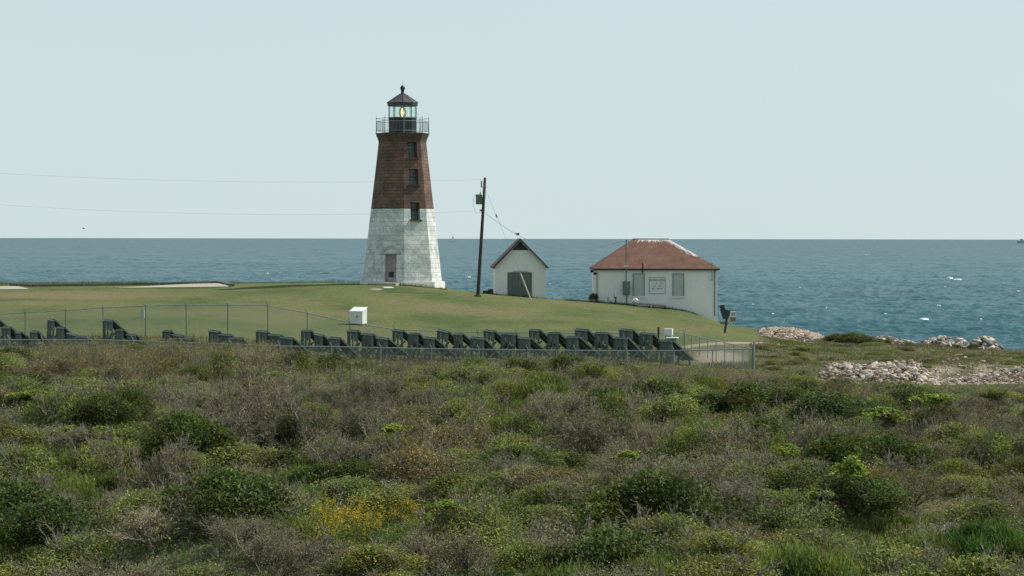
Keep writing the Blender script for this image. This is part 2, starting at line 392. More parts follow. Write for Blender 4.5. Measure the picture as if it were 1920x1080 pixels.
# ------------------------------------------------------------------ terrain
CPX = [-400, 0, 400, 640, 780, 960, 1110, 1230, 1345, 1420, 1540, 1700, 1920, 2300]
FG_L = [(0, 2.4), (30, 2.5), (55, 2.8), (70, 3.1), (90, 3.5), (110, 3.9), (126, 4.25)]
FG_C = [(0, 2.4), (30, 2.5), (55, 2.8), (70, 3.0), (90, 3.3), (110, 3.6), (126, 3.75)]
CPR = {
 -400: FG_L + [(143, 4.9), (168, 5.75), (200, 6.45), (214, 6.68), (221, 5.8), (236, -3)],
 0:    FG_L + [(143, 4.95), (168, 5.80), (200, 6.48), (214, 6.72), (221, 5.8), (236, -3)],
 400:  FG_L + [(143, 5.00), (168, 5.85), (200, 6.62), (213, 6.85), (220, 6.0), (235, -3)],
 640:  FG_C + [(143, 4.55), (160, 5.15), (180, 6.15), (194, 6.92), (208, 6.95), (218, 5.8), (232, -3)],
 780:  FG_C + [(143, 4.40), (160, 5.05), (180, 6.05), (194, 6.84), (206, 6.75), (214, 5.6), (230, -3)],
 960:  FG_C + [(143, 4.30), (165, 5.05), (186, 5.86), (199, 6.00), (206, 5.7), (214, 4.2), (228, -3)],
 1110: FG_C + [(143, 4.30), (165, 4.95), (188, 5.62), (198, 5.66), (206, 5.3), (214, 3.4), (226, -3)],
 1230: FG_C + [(143, 4.30), (165, 4.82), (188, 5.28), (197, 5.24), (206, 4.9), (213, 3.2), (225, -3)],
 1345: FG_C + [(143, 4.40), (165, 4.62), (188, 4.88), (196, 4.84), (203, 4.5), (209, 2.6), (220, -3)],
 1420: FG_C + [(143, 4.15), (152, 4.40), (165, 4.46), (176, 4.40), (183, 3.4), (189, 1.4), (198, -3)],
 1540: FG_C + [(143, 3.75), (160, 3.72), (174, 3.70), (181, 2.6), (186, 0.8), (194, -3)],
 1700: FG_C + [(143, 3.65), (158, 3.60), (168, 3.55), (174, 2.6), (180, 0.8), (188, -3)],
 1920: FG_C + [(143, 3.60), (155, 3.55), (163, 3.50), (168, 2.8), (174, 0.6), (182, -3)],
 2300: FG_C + [(143, 3.60), (150, 3.55), (156, 3.50), (162, 2.8), (168, 0.6), (176, -3)],
}
DG = np.arange(0, 400, 0.5)
_tab = np.array([np.interp(DG, [p[0] for p in CPR[c]], [p[1] for p in CPR[c]]) for c in CPX])
_ker = np.exp(-0.5 * (np.arange(-12, 13) / 5.0) ** 2); _ker /= _ker.sum()
_tab = np.array([np.convolve(np.pad(r, 12, 'edge'), _ker, 'valid') for r in _tab])
PXG = np.arange(-400, 2301, 10)
_tab2 = np.array([np.interp(PXG, CPX, _tab[:, k]) for k in range(len(DG))]).T      # [px, d]
_k2 = np.exp(-0.5 * (np.arange(-9, 10) / 4.0) ** 2); _k2 /= _k2.sum()
_tab2 = np.array([np.convolve(np.pad(c, 9, 'edge'), _k2, 'valid') for c in _tab2.T]).T

_ph = rng.uniform(0, 6.28, (24, 2)); _kv = rng.normal(size=(24, 2)); _kv /= np.linalg.norm(_kv, axis=1)[:, None]
_wl = np.geomspace(3.5, 22, 24)
def hum(x, y):
    s = 0
    for i in range(24): s = s + _wl[i] ** 0.7 * np.sin((x * _kv[i, 0] + y * _kv[i, 1]) * 6.283 / _wl[i] + _ph[i, 0])
    return s / 26.0
def H(x, y):
    x = np.asarray(x, float); y = np.asarray(y, float)
    px = np.clip(960 + F * x / np.maximum(y, 12), -400, 2299.9)
    d = np.clip(y, 0, 399)
    i = (px + 400) / 10; i0 = np.floor(i).astype(int); fi = i - i0
    j = d / 0.5; j0 = np.minimum(np.floor(j).astype(int), len(DG) - 2); fj = j - j0
    i1 = np.minimum(i0 + 1, len(PXG) - 1)
    z = (_tab2[i0, j0] * (1 - fi) + _tab2[i1, j0] * fi) * (1 - fj) + (_tab2[i0, j0 + 1] * (1 - fi) + _tab2[i1, j0 + 1] * fi) * fj
    fg = np.clip((118 - d) / 12, 0, 1)
    rgt = np.clip((px - 1430) / 80, 0, 1) * np.clip((168 - d) / 10, 0, 1)
    return z + hum(x, y) * (0.66 * fg + 0.10 * rgt * (1 - fg) + 0.035)
def Hs(x, y): return float(H(np.array([x]), np.array([y]))[0])
def ground_at(px, py, dmin=40, dmax=230):
    """first ground point seen at a photo pixel"""
    for Y in np.arange(dmin, dmax, 0.25):
        p = at(px, py, Y)
        if p.z <= Hs(p.x, p.y): return p
    return at(px, py, dmax)
def gp(px, Y):
    x = (px - 960) / F * Y
    return Vector((x, Y, Hs(x, Y)))

xs = np.concatenate([np.arange(-260, -60, 2.5), np.arange(-60, 60, 0.35), np.arange(60, 261, 2.5)])
ys = np.concatenate([np.arange(-60, 40, 4), np.arange(40, 242, 0.4)])
X, Y = np.meshgrid(xs, ys)
Z = H(X, Y)
PX = 960 + F * X / np.maximum(Y, 12)
def blobm(px, d, rp, rd):  return np.exp(-(((PX - px) / rp) ** 2 + ((Y - d) / rd) ** 2) ** 1.5)
dirt = np.zeros_like(X)
# sandy track from the enclosure corner along the foot of the lawn
tx = np.array([(1262, 143.0), (1300, 146.0), (1345, 148.5), (1420, 152), (1500, 157), (1560, 160)])
ty = np.interp(PX, tx[:, 0], tx[:, 1]); dirt = np.maximum(dirt, np.where((PX > 1255) & (PX < 1570), np.exp(-((Y - ty) / 1.3) ** 4), 0) * np.clip(1.15 - np.clip((PX - 1400) / 150, 0, 1) * .75, 0, 1))
dirt = np.maximum(dirt, blobm(1350, 137, 70, 8) * 0.62)
dirt = np.maximum(dirt, blobm(1825, 120, 150, 6) * 1.0); dirt = np.maximum(dirt, blobm(1760, 132, 60, 6) * 0.62)
dirt = np.maximum(dirt, blobm(1845, 130, 22, 9) * 0.8); dirt = np.maximum(dirt, blobm(1660, 122, 130, 4) * 0.9)
dirt = np.maximum(dirt, blobm(1480, 176, 70, 6) * 0.9); dirt = np.maximum(dirt, blobm(1670, 172, 60, 5) * 0.8)
dirt = np.maximum(dirt, blobm(706, 191, 18, 1.6) * 0.65); dirt = np.maximum(dirt, blobm(820, 192.5, 16, 1.2) * 0.35)
dirt = np.maximum(dirt, np.clip((3.2 - Z) / 0.6, 0, 1) * (Y > 150))
dry = np.zeros_like(X)
for a in ((120, 188, 190, 9, .75), (60, 176, 150, 5, .6), (330, 186, 160, 6, .55), (520, 180, 120, 5, .45), (600, 176, 60, 3, .5), (880, 175, 190, 7, .62), (1000, 169, 150, 4, .45), (640, 168, 120, 5, .5), (760, 183, 90, 3, .4), (1150, 176, 100, 4, .4), (1290, 182, 60, 4, .35), (250, 165, 200, 4, .35)):
    dry = np.maximum(dry, blobm(*a[:4]) * a[4])
scr = np.clip((128 - Y) / 3, 0, 1)
wob = hum(X * 1.7, Y * 1.7)
scr = np.maximum(scr, np.clip((PX + wob * 25 - 1425) / 14, 0, 1) * np.clip((181 - Y) / 3, 0, 1))
scr = np.maximum(scr, np.clip((PX - 1290) / 30, 0, 1) * np.clip((ty - 0.6 + wob * 1.2 - Y) / 1.2, 0, 1))
scr = np.maximum(scr, np.clip((Y - 214) / 4, 0, 1))
mask = np.stack([dirt, dry, scr, np.ones_like(X)], -1).reshape(-1, 4)
ny, nx = X.shape
idx = np.arange(nx * ny).reshape(ny, nx)
quads = np.stack([idx[:-1, :-1], idx[:-1, 1:], idx[1:, 1:], idx[1:, :-1]], -1).reshape(-1, 4)
me = np_mesh('ground', np.stack([X, Y, Z], -1).reshape(-1, 3), [quads], M['ground'], {'mask': mask}, True)
tag(link('ground', me), kind='structure')

# ------------------------------------------------------------------ sea
q = np.linspace(1 / 168.0, 1 / 33000.0, 780); dS = 1 / q
ua = np.concatenate([np.linspace(-0.62, -0.24, 60, endpoint=False), np.linspace(-0.24, 0.24, 950), np.linspace(0.24, 0.62, 61)[1:]])
U, D = np.meshgrid(ua, dS)
XS = U * D; YS = D.copy()
ZS = np.zeros_like(XS)
row = np.gradient(dS)[:, None]
nw = 64
wl = np.geomspace(0.9, 13, nw); ang = rng.normal(math.radians(-62), 0.55, nw); ph = rng.uniform(0, 6.283, nw)
for i in range(nw):
    k = 6.2832 / wl[i]; a = 0.0185 * wl[i] ** 0.25
    arg = k * (XS * math.cos(ang[i]) + YS * math.sin(ang[i])) + ph[i]
    att = np.clip(wl[i] / (0.5 * row), 0, 1) ** 0.7
    s_ = np.sin(arg)
    ZS += a * att * (s_ + 0.35 * (s_ ** 2 - 0.5))
ny, nx = XS.shape
idx = np.arange(nx * ny).reshape(ny, nx)
quads = np.stack([idx[:-1, :-1], idx[:-1, 1:], idx[1:, 1:], idx[1:, :-1]], -1).reshape(-1, 4)
me = np_mesh('sea', np.stack([XS, YS, ZS], -1).reshape(-1, 3), [quads], M['sea'], None, True)
tag(link('sea', me), kind='structure')
def sea_at(px, py):
    Y = 1000.0
    for _ in range(30):
        p = at(px, py, Y); Y *= CAMZ / max(CAMZ - p.z, 1e-3)
    return at(px, py, Y)
# whitecaps: low ragged ridges of foam riding on the water
V = []; Fc = []
for px, py, wpx, hpx in ((1781, 522, 12, 4), (1795, 525, 18, 3), (1732, 600.5, 22, 5), (502, 513.5, 7, 2.5), (1411, 572, 9, 2.5), (1760, 574, 8, 2.5), (1910, 547, 6, 2.5), (1900, 570, 6, 2.5), (1550, 579, 6, 2), (1030, 534, 20, 1.6), (1035, 534, 8, 2), (1625, 478, 5, 1.6), (1772, 539, 5, 2), (1840, 600, 6, 2), (1660, 590, 5, 1.6), (610, 506, 8, 1.4), (880, 520, 9, 1.4), (1500, 540, 5, 1.5), (1580, 560, 7, 1.5), (1450, 590, 8, 1.6)):
    p = sea_at(px, py); W_ = wpx / F * p.y * (0.65 if wpx < 11 else 1.0); Hh = hpx / F * p.y * (0.3 if wpx < 11 else 0.45)
    n = 16; base = len(V); L = rng.uniform(0.6, 1.3)
    for i in range(n + 1):
        t = i / n; env = math.sin(math.pi * t) ** 0.6 * rng.uniform(0.55, 1.05)
        xx = p.x + (t - 0.5) * W_; yy = p.y + 0.6 * math.sin(t * 4 + px)
        for (oy, oz) in ((-L * env, -0.1), (-0.4 * L * env, 0.75 * Hh * env + 0.12), (0.3 * env, Hh * env + 0.15), (L * env, -0.1)): V.append((xx, yy + oy, oz))
    for i in range(n):
        for j in range(3): Fc.append((base + i * 4 + j, base + (i + 1) * 4 + j, base + (i + 1) * 4 + j + 1, base + i * 4 + j + 1))
me = np_mesh('foam', V, [np.array(Fc)], M['foam'], None, True)
tag(link('foam', me), 'white foam of small breaking waves out on the sea', 'sea foam', kind='stuff')

# ------------------------------------------------------------------ lighthouse
def oct_pt(R, k, z, off=math.radians(5.5), n=8):
    a = off + 2 * math.pi * k / n
    return Vector((R * math.sin(a), -R * math.cos(a), z))
YL = 200.0
lhx = at(754.5, 500, YL).x
LZ0 = 6.35
lh = empty('lighthouse', (lhx, YL, LZ0))
tag(lh, 'octagonal stone lighthouse, brown above and white below, with black lantern', 'lighthouse')
def lz(py): return at(754.5, py, YL).z - LZ0
zb, zs, zt = lz(527), lz(392), lz(268)
Rb, Rt = 3.10, 1.86
def Rz(z): return Rb + (Rt - Rb) * (z - zb) / (zt - zb)

def wall_cells(mb_wall, mb_rev, z0, z1, k, holes):
    """battered octagon face k between z0,z1; holes: (s0,s1,za,zc) in metres from face centre"""
    zsx = sorted({z0, z1, *[z for h in holes for z in (h[2], h[3]) if z0 < z < z1]})
    def P(s, z, inn=0.0):
        a = oct_pt(Rz(z), k, z); c = oct_pt(Rz(z), k + 1, z)
        mid = (a + c) / 2; d = (c - a).normalized(); nrm = Vector((mid.x, mid.y, 0)).normalized()
        return mid + d * s - nrm * inn
    def half(z): return Rz(z) * math.sin(math.pi / 8)
    for za, zc in zip(zsx, zsx[1:]):
        hs = [h for h in holes if h[2] <= za + 1e-6 and h[3] >= zc - 1e-6]
        cuts = []
        for h in hs: cuts += [h[0], h[1]]
        ss = [None] + cuts + [None]
        for i in range(0, len(ss), 2):
            def e(v, z, left): return (-half(z) if left else half(z)) if v is None else v
            l0, l1, r0, r1 = e(ss[i], za, True), e(ss[i], zc, True), e(ss[i + 1], za, False), e(ss[i + 1], zc, False)
            n = max(1, int((zc - za) / 0.7))
            for q_ in range(n):
                t0, t1 = q_ / n, (q_ + 1) / n
                zz0, zz1 = za + (zc - za) * t0, za + (zc - za) * t1
                L0, L1 = l0 + (l1 - l0) * t0, l0 + (l1 - l0) * t1; R0, R1 = r0 + (r1 - r0) * t0, r0 + (r1 - r0) * t1
                mb_wall.poly([P(L0, zz0), P(R0, zz0), P(R1, zz1), P(L1, zz1)], [(L0 + k * 7.3, zz0), (R0 + k * 7.3, zz0), (R1 + k * 7.3, zz1), (L1 + k * 7.3, zz1)])
        for h in hs:
            dp = h[4]
            for s, fl in ((h[0], 0), (h[1], 1)):
                p = [P(s, za), P(s, za, dp), P(s, zc, dp), P(s, zc)]
                mb_rev.poly(p if fl else p[::-1], [(0, za), (dp, za), (dp, zc), (0, zc)])
    for h in holes:
        dp = h[4]
        for z, fl in ((h[2], 0), (h[3], 1)):
            if z0 - 1e-6 <= z <= z1 + 1e-6 and not (abs(z - z0) < 1e-6 and fl == 1) and not (abs(z - z1) < 1e-6 and fl == 0):
                p = [P(h[0], z), P(h[1], z), P(h[1], z, dp), P(h[0], z, dp)]
                mb_rev.poly(p[::-1] if fl else p, [(0, 0), (1, 0), (1, dp), (0, dp)])
    return P
# photo faces: k such that face normals are -62,-17,28,73 deg; face k spans vertices k,k+1 -> normal 5.5+45k+22.5
# face 0 -> 28 deg (windows), face 1 -> 73 deg, face 7 -> -17 deg (door)
wins = [(lz(297), lz(266)), (lz(347), lz(318)), (lz(412), lz(380))]
hw = 0.40
lower, upper = MB(), MB()
PF0 = None
for k in range(8):
    hl, hu = [], []
    if k == 0:
        hu = [(-hw, hw, a, c, 0.34) for a, c in wins]; hl = [(-hw, hw, wins[2][0], wins[2][1], 0.34)]
    if k == 7: hl = [(-0.47, 0.47, zb, zb + 2.12, 0.30)]
    hl_c = [(h[0], h[1], h[2], min(h[3], zs), h[4]) for h in hl]
    hu_c = [(h[0], h[1], max(h[2], zs), h[3], h[4]) for h in hu]
    Pl = wall_cells(lower, lower, zb, zs, k, hl_c); Pu = wall_cells(upper, upper, zs, zt, k, hu_c)
    if k == 0: PF0 = Pu
    if k == 7: PF7 = Pl
lower.build('lower_wall', M['white_stone'], lh); upper.build('upper_wall', M['brown_stone'], lh)
for a, c in wins:
    mb = MB(); pr = PF0
    q4 = [pr(-hw, a, 0.30), pr(hw, a, 0.30), pr(hw, c, 0.30), pr(-hw, c, 0.30)]
    for i in range(4): mb.bar(q4[i], q4[(i + 1) % 4], 0.09, 0.07)
    wn = mb.build('window', M['dark_green'], lh)
    MB().poly([pr(-hw, a, 0.325), pr(hw, a, 0.325), pr(hw, c, 0.325), pr(-hw, c, 0.325)]).build('pane', M['win'], wn)
    mb = MB()
    for t in (1 / 3, 2 / 3): mb.bar(pr(-hw + 2 * hw * t, a, 0.31), pr(-hw + 2 * hw * t, c, 0.31), 0.035)
    for t in (0.25, 0.5, 0.75): z = a + (c - a) * t; mb.bar(pr(-hw, z, 0.308), pr(hw, z, 0.308), 0.035 if t != 0.5 else 0.07, 0.03)
    mb.build('muntin', M['dark_green'], wn)
    MB().bar(pr(-hw - 0.1, a - 0.05, -0.03), pr(hw + 0.1, a - 0.05, -0.03), 0.22, 0.10).build('sill', M['cornice'], wn)
# door
dz = zb + 2.12
d_ = MB(); d_.poly([PF7(-0.47, zb, 0.26), PF7(0.47, zb, 0.26), PF7(0.47, dz, 0.26), PF7(-0.47, dz, 0.26)])
for s in (-0.235, 0.235):
    for (za, zc) in ((zb + 1.05, zb + 1.95),):
        d_.poly([PF7(s - 0.16, za, 0.235), PF7(s + 0.16, za, 0.235), PF7(s + 0.16, zc, 0.235), PF7(s - 0.16, zc, 0.235)])
door = d_.build('door', M['tower_door'], lh)
MB().poly([PF7(-0.20, zb + 0.36, 0.225), PF7(0.20, zb + 0.36, 0.225), PF7(0.20, zb + 0.76, 0.225), PF7(-0.20, zb + 0.76, 0.225)]).build('vent', M['iron'], door)
MB().tube([PF7(0.36, zb + 1.0, 0.26), PF7(0.36, zb + 1.0, 0.17)], 0.035, 8).build('knob', M['iron'], door)
hood = MB()
prev = None
for i in range(13):
    a = math.pi * i / 12
    s, z = -0.66 * math.cos(a), dz + 0.10 + 0.50 * math.sin(a)
    p = PF7(s, z, -0.05)
    if prev is not None: hood.bar(prev, p, 0.13, 0.13, up=(0, -1, 0))
    prev = p
hood.bar(PF7(-0.78, dz + 0.06, -0.04), PF7(0.78, dz + 0.06, -0.04), 0.13, 0.10)
hood.build('door_hood', M['white_stone'], lh)
# plinth, cornice, deck
off8 = math.radians(5.5)
MB().lathe([(Rb + 0.26, -1.2), (Rb + 0.24, zb - 0.03), (Rb - 0.25, zb)], 8, off8).build('plinth', plaster('white_plinth', (0.78, 0.77, 0.72), (0.55, 0.56, 0.52)), lh)
zg = lz(250.5)
MB().lathe([(Rt, zt), (Rt + 0.03, zt + 0.18), (Rt + 0.10, zt + 0.36), (Rt + 0.20, zg - 0.14), (Rt + 0.20, zg - 0.06)], 8, off8).build('cornice', M['cornice'], lh)
MB().lathe([(2.09, zg - 0.058), (2.12, zg - 0.03), (2.12, zg + 0.02)], 8, off8).build('gallery_deck', M['roof_iron'], lh)
# railing
RR = 2.05; zr = lz(219)
rail = MB()
for k in range(8):
    a, c = oct_pt(RR, k, 0), oct_pt(RR, k + 1, 0)
    for z, r in ((lz(222.5), 0.014), (lz(228), 0.022), (lz(246), 0.02)):
        rail.tube([a + Vector((0, 0, z)), c + Vector((0, 0, z))], r, 6)
rl = rail.build('railing', M['rail'], lh)
for k in range(8):
    a = oct_pt(RR, k, 0); MB().tube([a + Vector((0, 0, zg)), a + Vector((0, 0, zr))], [0.034, 0.02], 8).build('rail_post', M['rail'], rl)
bal = MB()
for k in range(8):
    a, c = oct_pt(RR, k, 0), oct_pt(RR, k + 1, 0)
    for i in range(1, 13):
        p = a.lerp(c, i / 13); bal.tube([p + Vector((0, 0, lz(246))), p + Vector((0, 0, lz(228)))], 0.007, 5, False)
bal.build('balusters', M['rail'], rl)
# lantern
n10, o10 = 10, math.radians(5.5)
RLn = 1.125; zd, ze = lz(221.5), lz(198)
MB().lathe([(RLn + 0.03, zg + 0.02), (RLn, zg + 0.1), (RLn, zd - 0.08), (RLn + 0.03, zd - 0.06), (RLn + 0.03, zd)], n10, o10).build('lantern_drum', M['iron'], lh)
lr = MB().lathe([(RLn + 0.09, ze - 0.02), (RLn + 0.10, ze + 0.16), (RLn + 0.13, ze + 0.17), (RLn + 0.13, ze + 0.22), (0.22, lz(176.5)), (0.20, lz(176))], n10, o10).build('lantern_roof', M['roof_iron'], lh)
rib = MB()
for k in range(10): rib.bar(oct_pt(RLn + 0.14, k, ze + 0.22, o10, 10), oct_pt(0.21, k, lz(176.3), o10, 10), 0.035, 0.05)
rib.build('roof_ribs', M['roof_iron'], lr)
zc_ = lz(165.2)
MB().lathe([(0.19, lz(177)), (0.15, lz(175)), (0.11, lz(172)), (0.13, lz(170.5))] + [(0.20 * math.sin(a), zc_ - 0.20 * math.cos(a)) for a in np.linspace(0.75, 2.9, 9)] + [(0.03, lz(159.5))], 14).build('ventilator_ball', M['iron'], lh, True)
MB().tube([(0, 0, lz(160)), (0, 0, lz(150))], [0.014, 0.006], 6).build('lightning_rod', M['rail'], lh)
gl, mu = MB(), MB()
for k in range(10):
    a, c = oct_pt(RLn - 0.02, k, zd, o10, 10), oct_pt(RLn - 0.02, k + 1, zd, o10, 10)
    gl.poly([a, c, Vector((c.x, c.y, ze)), Vector((a.x, a.y, ze))])
    mu.bar(a, Vector((a.x, a.y, ze)), 0.05)
for k in range(10):
    for z_ in (zd + .03, ze - .03): mu.bar(oct_pt(RLn - 0.02, k, z_, o10, 10), oct_pt(RLn - 0.02, k + 1, z_, o10, 10), 0.05)
mu.build('lantern_frame', M['iron'], lh)
gl.build('lantern_glass', M['lantern_glass'], lh)
zl0, zl1 = zd, lz(200)
prof = []
for i in range(13):
    t = i / 12; prof.append((0.13 + 0.165 * math.sin(math.pi * min(1, t * 1.02)) ** 0.8, zl0 + (zl1 - zl0) * t))
ln = MB().lathe(prof, 18).build('lens', M['lens_glass'], lh, True)
MB().lathe([(0.03, zl0 + 0.06), (0.075, zl0 + 0.2), (0.13, zl0 + 0.44), (0.075, zl0 + 0.66), (0.04, zl1 - 0.12)], 12).build('lamp', M['lamp'], ln, True)
# doorstep slab and loose pale slab on the grass
p = ground_at(730, 531, 180); st = MB().box((-0.78, -0.45, -0.25), (0.72, 0.55, 0.13)).build('doorstep', M['concrete'], None, False, 0.02, (at(729, 530, 195.9).x, 195.9, lz(531) + LZ0 - 0.05)); st.rotation_euler.z = math.radians(-17)
tag(st, 'pale stone doorstep in front of the lighthouse door', 'step')
p = ground_at(728, 540, 170); sl = MB().box((-0.38, -0.35, -0.05), (0.38, 0.35, 0.06)).build('paving_slab', M['white_paint'], None, False, 0.01, p); sl.rotation_euler = (math.radians(4), 0, 0.3)
tag(sl, 'small white slab lying on the grass before the lighthouse', 'slab')

# ------------------------------------------------------------------ gabled shed
YS_ = 200.0
c0 = at(975.5, 556, YS_); shed = empty('gabled_shed', (c0.x, YS_, c0.z), math.radians(2.2))
tag(shed, 'small white gabled shed with grey double door and maroon roof edges', 'shed')
def sz(py): return at(975.5, py, YS_).z - c0.z
W2 = 1.97; zE = sz(500); zR = sz(449.5); Dp = 5.2
wl_ = MB()
slope_ = (zR - 0.1 - zE) / W2
wl_.poly([(-W2, 0, -1), (W2, 0, -1), (W2, 0, zE), (0, 0, zE + slope_ * W2), (-W2, 0, zE)])
wl_.poly([(W2, Dp, -1), (-W2, Dp, -1), (-W2, Dp, zE), (0, Dp, zE + slope_ * W2), (W2, Dp, zE)])
wl_.poly([(W2, 0, -1), (W2, Dp, -1), (W2, Dp, zE), (W2, 0, zE)]); wl_.poly([(-W2, Dp, -1), (-W2, 0, -1), (-W2, 0, zE), (-W2, Dp, zE)])
wl_.build('wall', M['shedwall'], shed)
bat = MB()
for i in range(15):
    x = -W2 + 0.13 + i * 0.262
    if abs(x) < 0.98 : continue
    MB().box((x - 0.008, -0.012, -0.4), (x + 0.008, 0.0, zE + slope_ * (W2 - abs(x)) - 0.25)).build('batten', M['whitewall'], shed)
gv = MB(); zg_ = sz(469); hx = (zE + slope_ * W2 - zg_) / slope_
gv.poly([(-hx + 0.05, -0.02, zg_), (hx - 0.05, -0.02, zg_), (0, -0.02, zE + slope_ * W2 - 0.04)])
for i in range(7):
    z = zg_ + 0.06 + i * 0.11; h_ = (zE + slope_ * W2 - 0.06 - z) / slope_
    if h_ > 0.1: gv.bar((-h_, -0.045, z), (h_, -0.045, z), 0.05, 0.03)
gv.build('gable_louvre', M['dark_green'], shed)
rf = MB(); ov = 0.17
for s in (-1, 1):
    e0 = Vector((s * (W2 + ov), 0, zE - slope_ * ov)); r0 = Vector((0, 0, zE + slope_ * W2))
    nrm = Vector((s * slope_, 0, 1)).normalized() * 0.13
    y0, y1 = -0.28, Dp + 0.28
    A = [e0 + Vector((0, y0, 0.02)), r0 + Vector((0, y0, 0.02)), r0 + Vector((0, y1, 0.02)), e0 + Vector((0, y1, 0.02))]
    B = [q_ + (nrm if i in (0, 3) else Vector((0, 0, 0.13 * math.sqrt(1 + slope_ ** 2)))) for i, q_ in enumerate(A)]
    rf.poly(B if s < 0 else B[::-1]); rf.poly(A[::-1] if s < 0 else A)
    rf.poly([A[0], A[1], B[1], B[0]] if s < 0 else [A[1], A[0], B[0], B[1]]); rf.poly([A[3], A[0], B[0], B[3]]); rf.poly([A[2], A[3], B[3], B[2]])
rf.build('roof', M['shed_roof'], shed)
for s in (-1, 1):
    e0 = Vector((s * (W2 + ov), -0.31, zE - slope_ * ov + 0.04)); r0 = Vector((0, -0.31, zE + slope_ * W2 + 0.05))
    MB().bar(e0, r0, 0.05, 0.17, up=(0, -1, 0.001)).build('barge_board', M['shed_roof' if s < 0 else 'grey_metal'], shed)
dx0, dx1, dzt = -1.0, 0.90, sz(510.5)
for s, (a, c) in enumerate(((dx0, (dx0 + dx1) / 2 - 0.01), ((dx0 + dx1) / 2 + 0.01, dx1))):
    dd = MB().box((a, -0.05, -0.25), (c, -0.003, dzt)).build('door', M['door_grey'], shed)
    j = MB()
    for t in np.linspace(a + 0.18, c - 0.12, 4): j.box((t - 0.006, -0.056, -0.2), (t + 0.006, -0.051, dzt - 0.04))
    j.build('door_joints', M['dark_green'], dd)
vl = MB(); pts = [(-0.62, 0), (-0.45, 0.10), (-0.2, 0.06), (0.0, 0.12), (0.25, 0.06), (0.45, 0.11), (0.62, 0)]
for (a, c) in zip(pts, pts[1:]): vl.bar((a[0], -0.03, dzt + 0.02 + a[1] * 0.6), (c[0], -0.03, dzt + 0.02 + c[1] * 0.6), 0.04, 0.09)
vl.build('door_lintel', M['panel_grey'], shed)
MB().box((W2 - 0.10, -0.02, -0.6), (W2 + 0.015, 0.10, zE - 0.05)).build('corner_board', M['white_paint'], shed)
p = gp(917, 205); sk = MB(); sk.box((-0.5, -0.3, -0.1), (0.5, 0.3, 0.28)).box((-0.1, -0.25, 0.283), (0.35, 0.25, 0.40))
sk = sk.build('timber_crate', M['wood'], None, False, 0.02, (p.x, p.y, at(917, 549, 205).z - 0.1)); tag(sk, 'low dark crate on the grass at the left corner of the shed', 'crate')

# birds
def bird(px, py, Yd, sc, fly, dark, label, group=None, name='gull'):
    mb = MB(); mb.lathe([(0.01, -0.22), (0.06, -0.14), (0.085, 0.0), (0.06, 0.12), (0.045, 0.17), (0.05, 0.20), (0.01, 0.27)], 10)
    mb.v = [(v[0], v[2], v[1] * -1.0) for v in mb.v]
    mb.v = [(v[1], v[0], v[2] + 0.12) for v in mb.v]
    if fly:
        for s in (-1, 1):
            a = Vector((0.05, 0.05 * s, 0.14)); m_ = Vector((0.0, 0.32 * s, 0.30)); t_ = Vector((-0.10, 0.68 * s, 0.20))
            for q0, q1, w0, w1 in ((a, m_, 0.16, 0.13), (m_, t_, 0.13, 0.03)):
                mb.poly([q0 + Vector((w0 / 2, 0, 0)), q1 + Vector((w1 / 2, 0, 0)), q1 - Vector((w1, 0, 0)), q0 - Vector((w0, 0, 0))])
                mb.poly([q0 + Vector((w0 / 2, 0, .02)), q0 + Vector((-w0, 0, .02)), q1 + Vector((-w1, 0, .02)), q1 + Vector((w1 / 2, 0, .02))])
    else:
        for s in (-0.03, 0.03): mb.tube([(0, s, 0.08), (0, s, -0.02)], 0.008, 5)
    o = mb.build(name, M['gulldark' if dark else 'gullwhite'], None, True, 0, at(px, py, Yd)); o.scale = (sc,) * 3; o.rotation_euler.z = 0.4
    return tag(o, label, 'bird', group)
bird(970.5, 442, 199.6, 0.7, True, True, 'dark bird flying just above the ridge of the gabled shed')
bird(157, 429.5, 230, 0.38, True, True, 'tiny dark bird flying low over the horizon at the left')

# ------------------------------------------------------------------ hip-roofed building
YB = 195.0
cb = at(1231, 575, YB); RB = math.radians(0.6)
bld = empty('hip_roof_building', (cb.x, YB, cb.z), RB)
tag(bld, 'low white building with red hip roof and two boarded windows', 'building')
def bz(py): return at(1231, py, YB).z - cb.z
HW = 4.62; DPB = 6.9; zEv = bz(506)
wb = MB()
for pts in ([(-HW, 0), (HW, 0)], [(HW, 0), (HW, DPB)], [(HW, DPB), (-HW, DPB)], [(-HW, DPB), (-HW, 0)]):
    (a, c), (e, f) = pts; n = 8
    for i in range(n):
        t0, t1 = i / n, (i + 1) / n
        wb.poly([(a + (e - a) * t0, c + (f - c) * t0, -1.6), (a + (e - a) * t1, c + (f - c) * t1, -1.6), (a + (e - a) * t1, c + (f - c) * t1, zEv), (a + (e - a) * t0, c + (f - c) * t0, zEv)])
wb.build('wall', M['whitewall'], bld)
ovh = 0.22; zRi = bz(448.5) - 0.0
ridgeL, ridgeR = -1.60, 1.16
ex0, ex1, ey0, ey1 = -HW - ovh, HW + ovh, -ovh - 0.05, DPB + ovh
zE0 = zEv + 0.10
def roof_face(c4, n=70, m=36):
    """grid over quad (eave a,b, top c,d); tint.r marks droppings"""
    a, b_, c_, d_ = [np.array(q_, float) for q_ in c4]
    S, T = np.meshgrid(np.linspace(0, 1, n), np.linspace(0, 1, m))
    P = (a * (1 - S[..., None]) + b_ * S[..., None]) * (1 - T[..., None]) + (d_ * (1 - S[..., None]) + c_ * S[..., None]) * T[..., None]
    Ln = np.linalg.norm(b_ - a); Hn = np.linalg.norm((c_ + d_) / 2 - (a + b_) / 2)
    return P, S, T, Ln, Hn
Vr, Fr, Ar, UVr = [], [], [], []
yr = DPB / 2
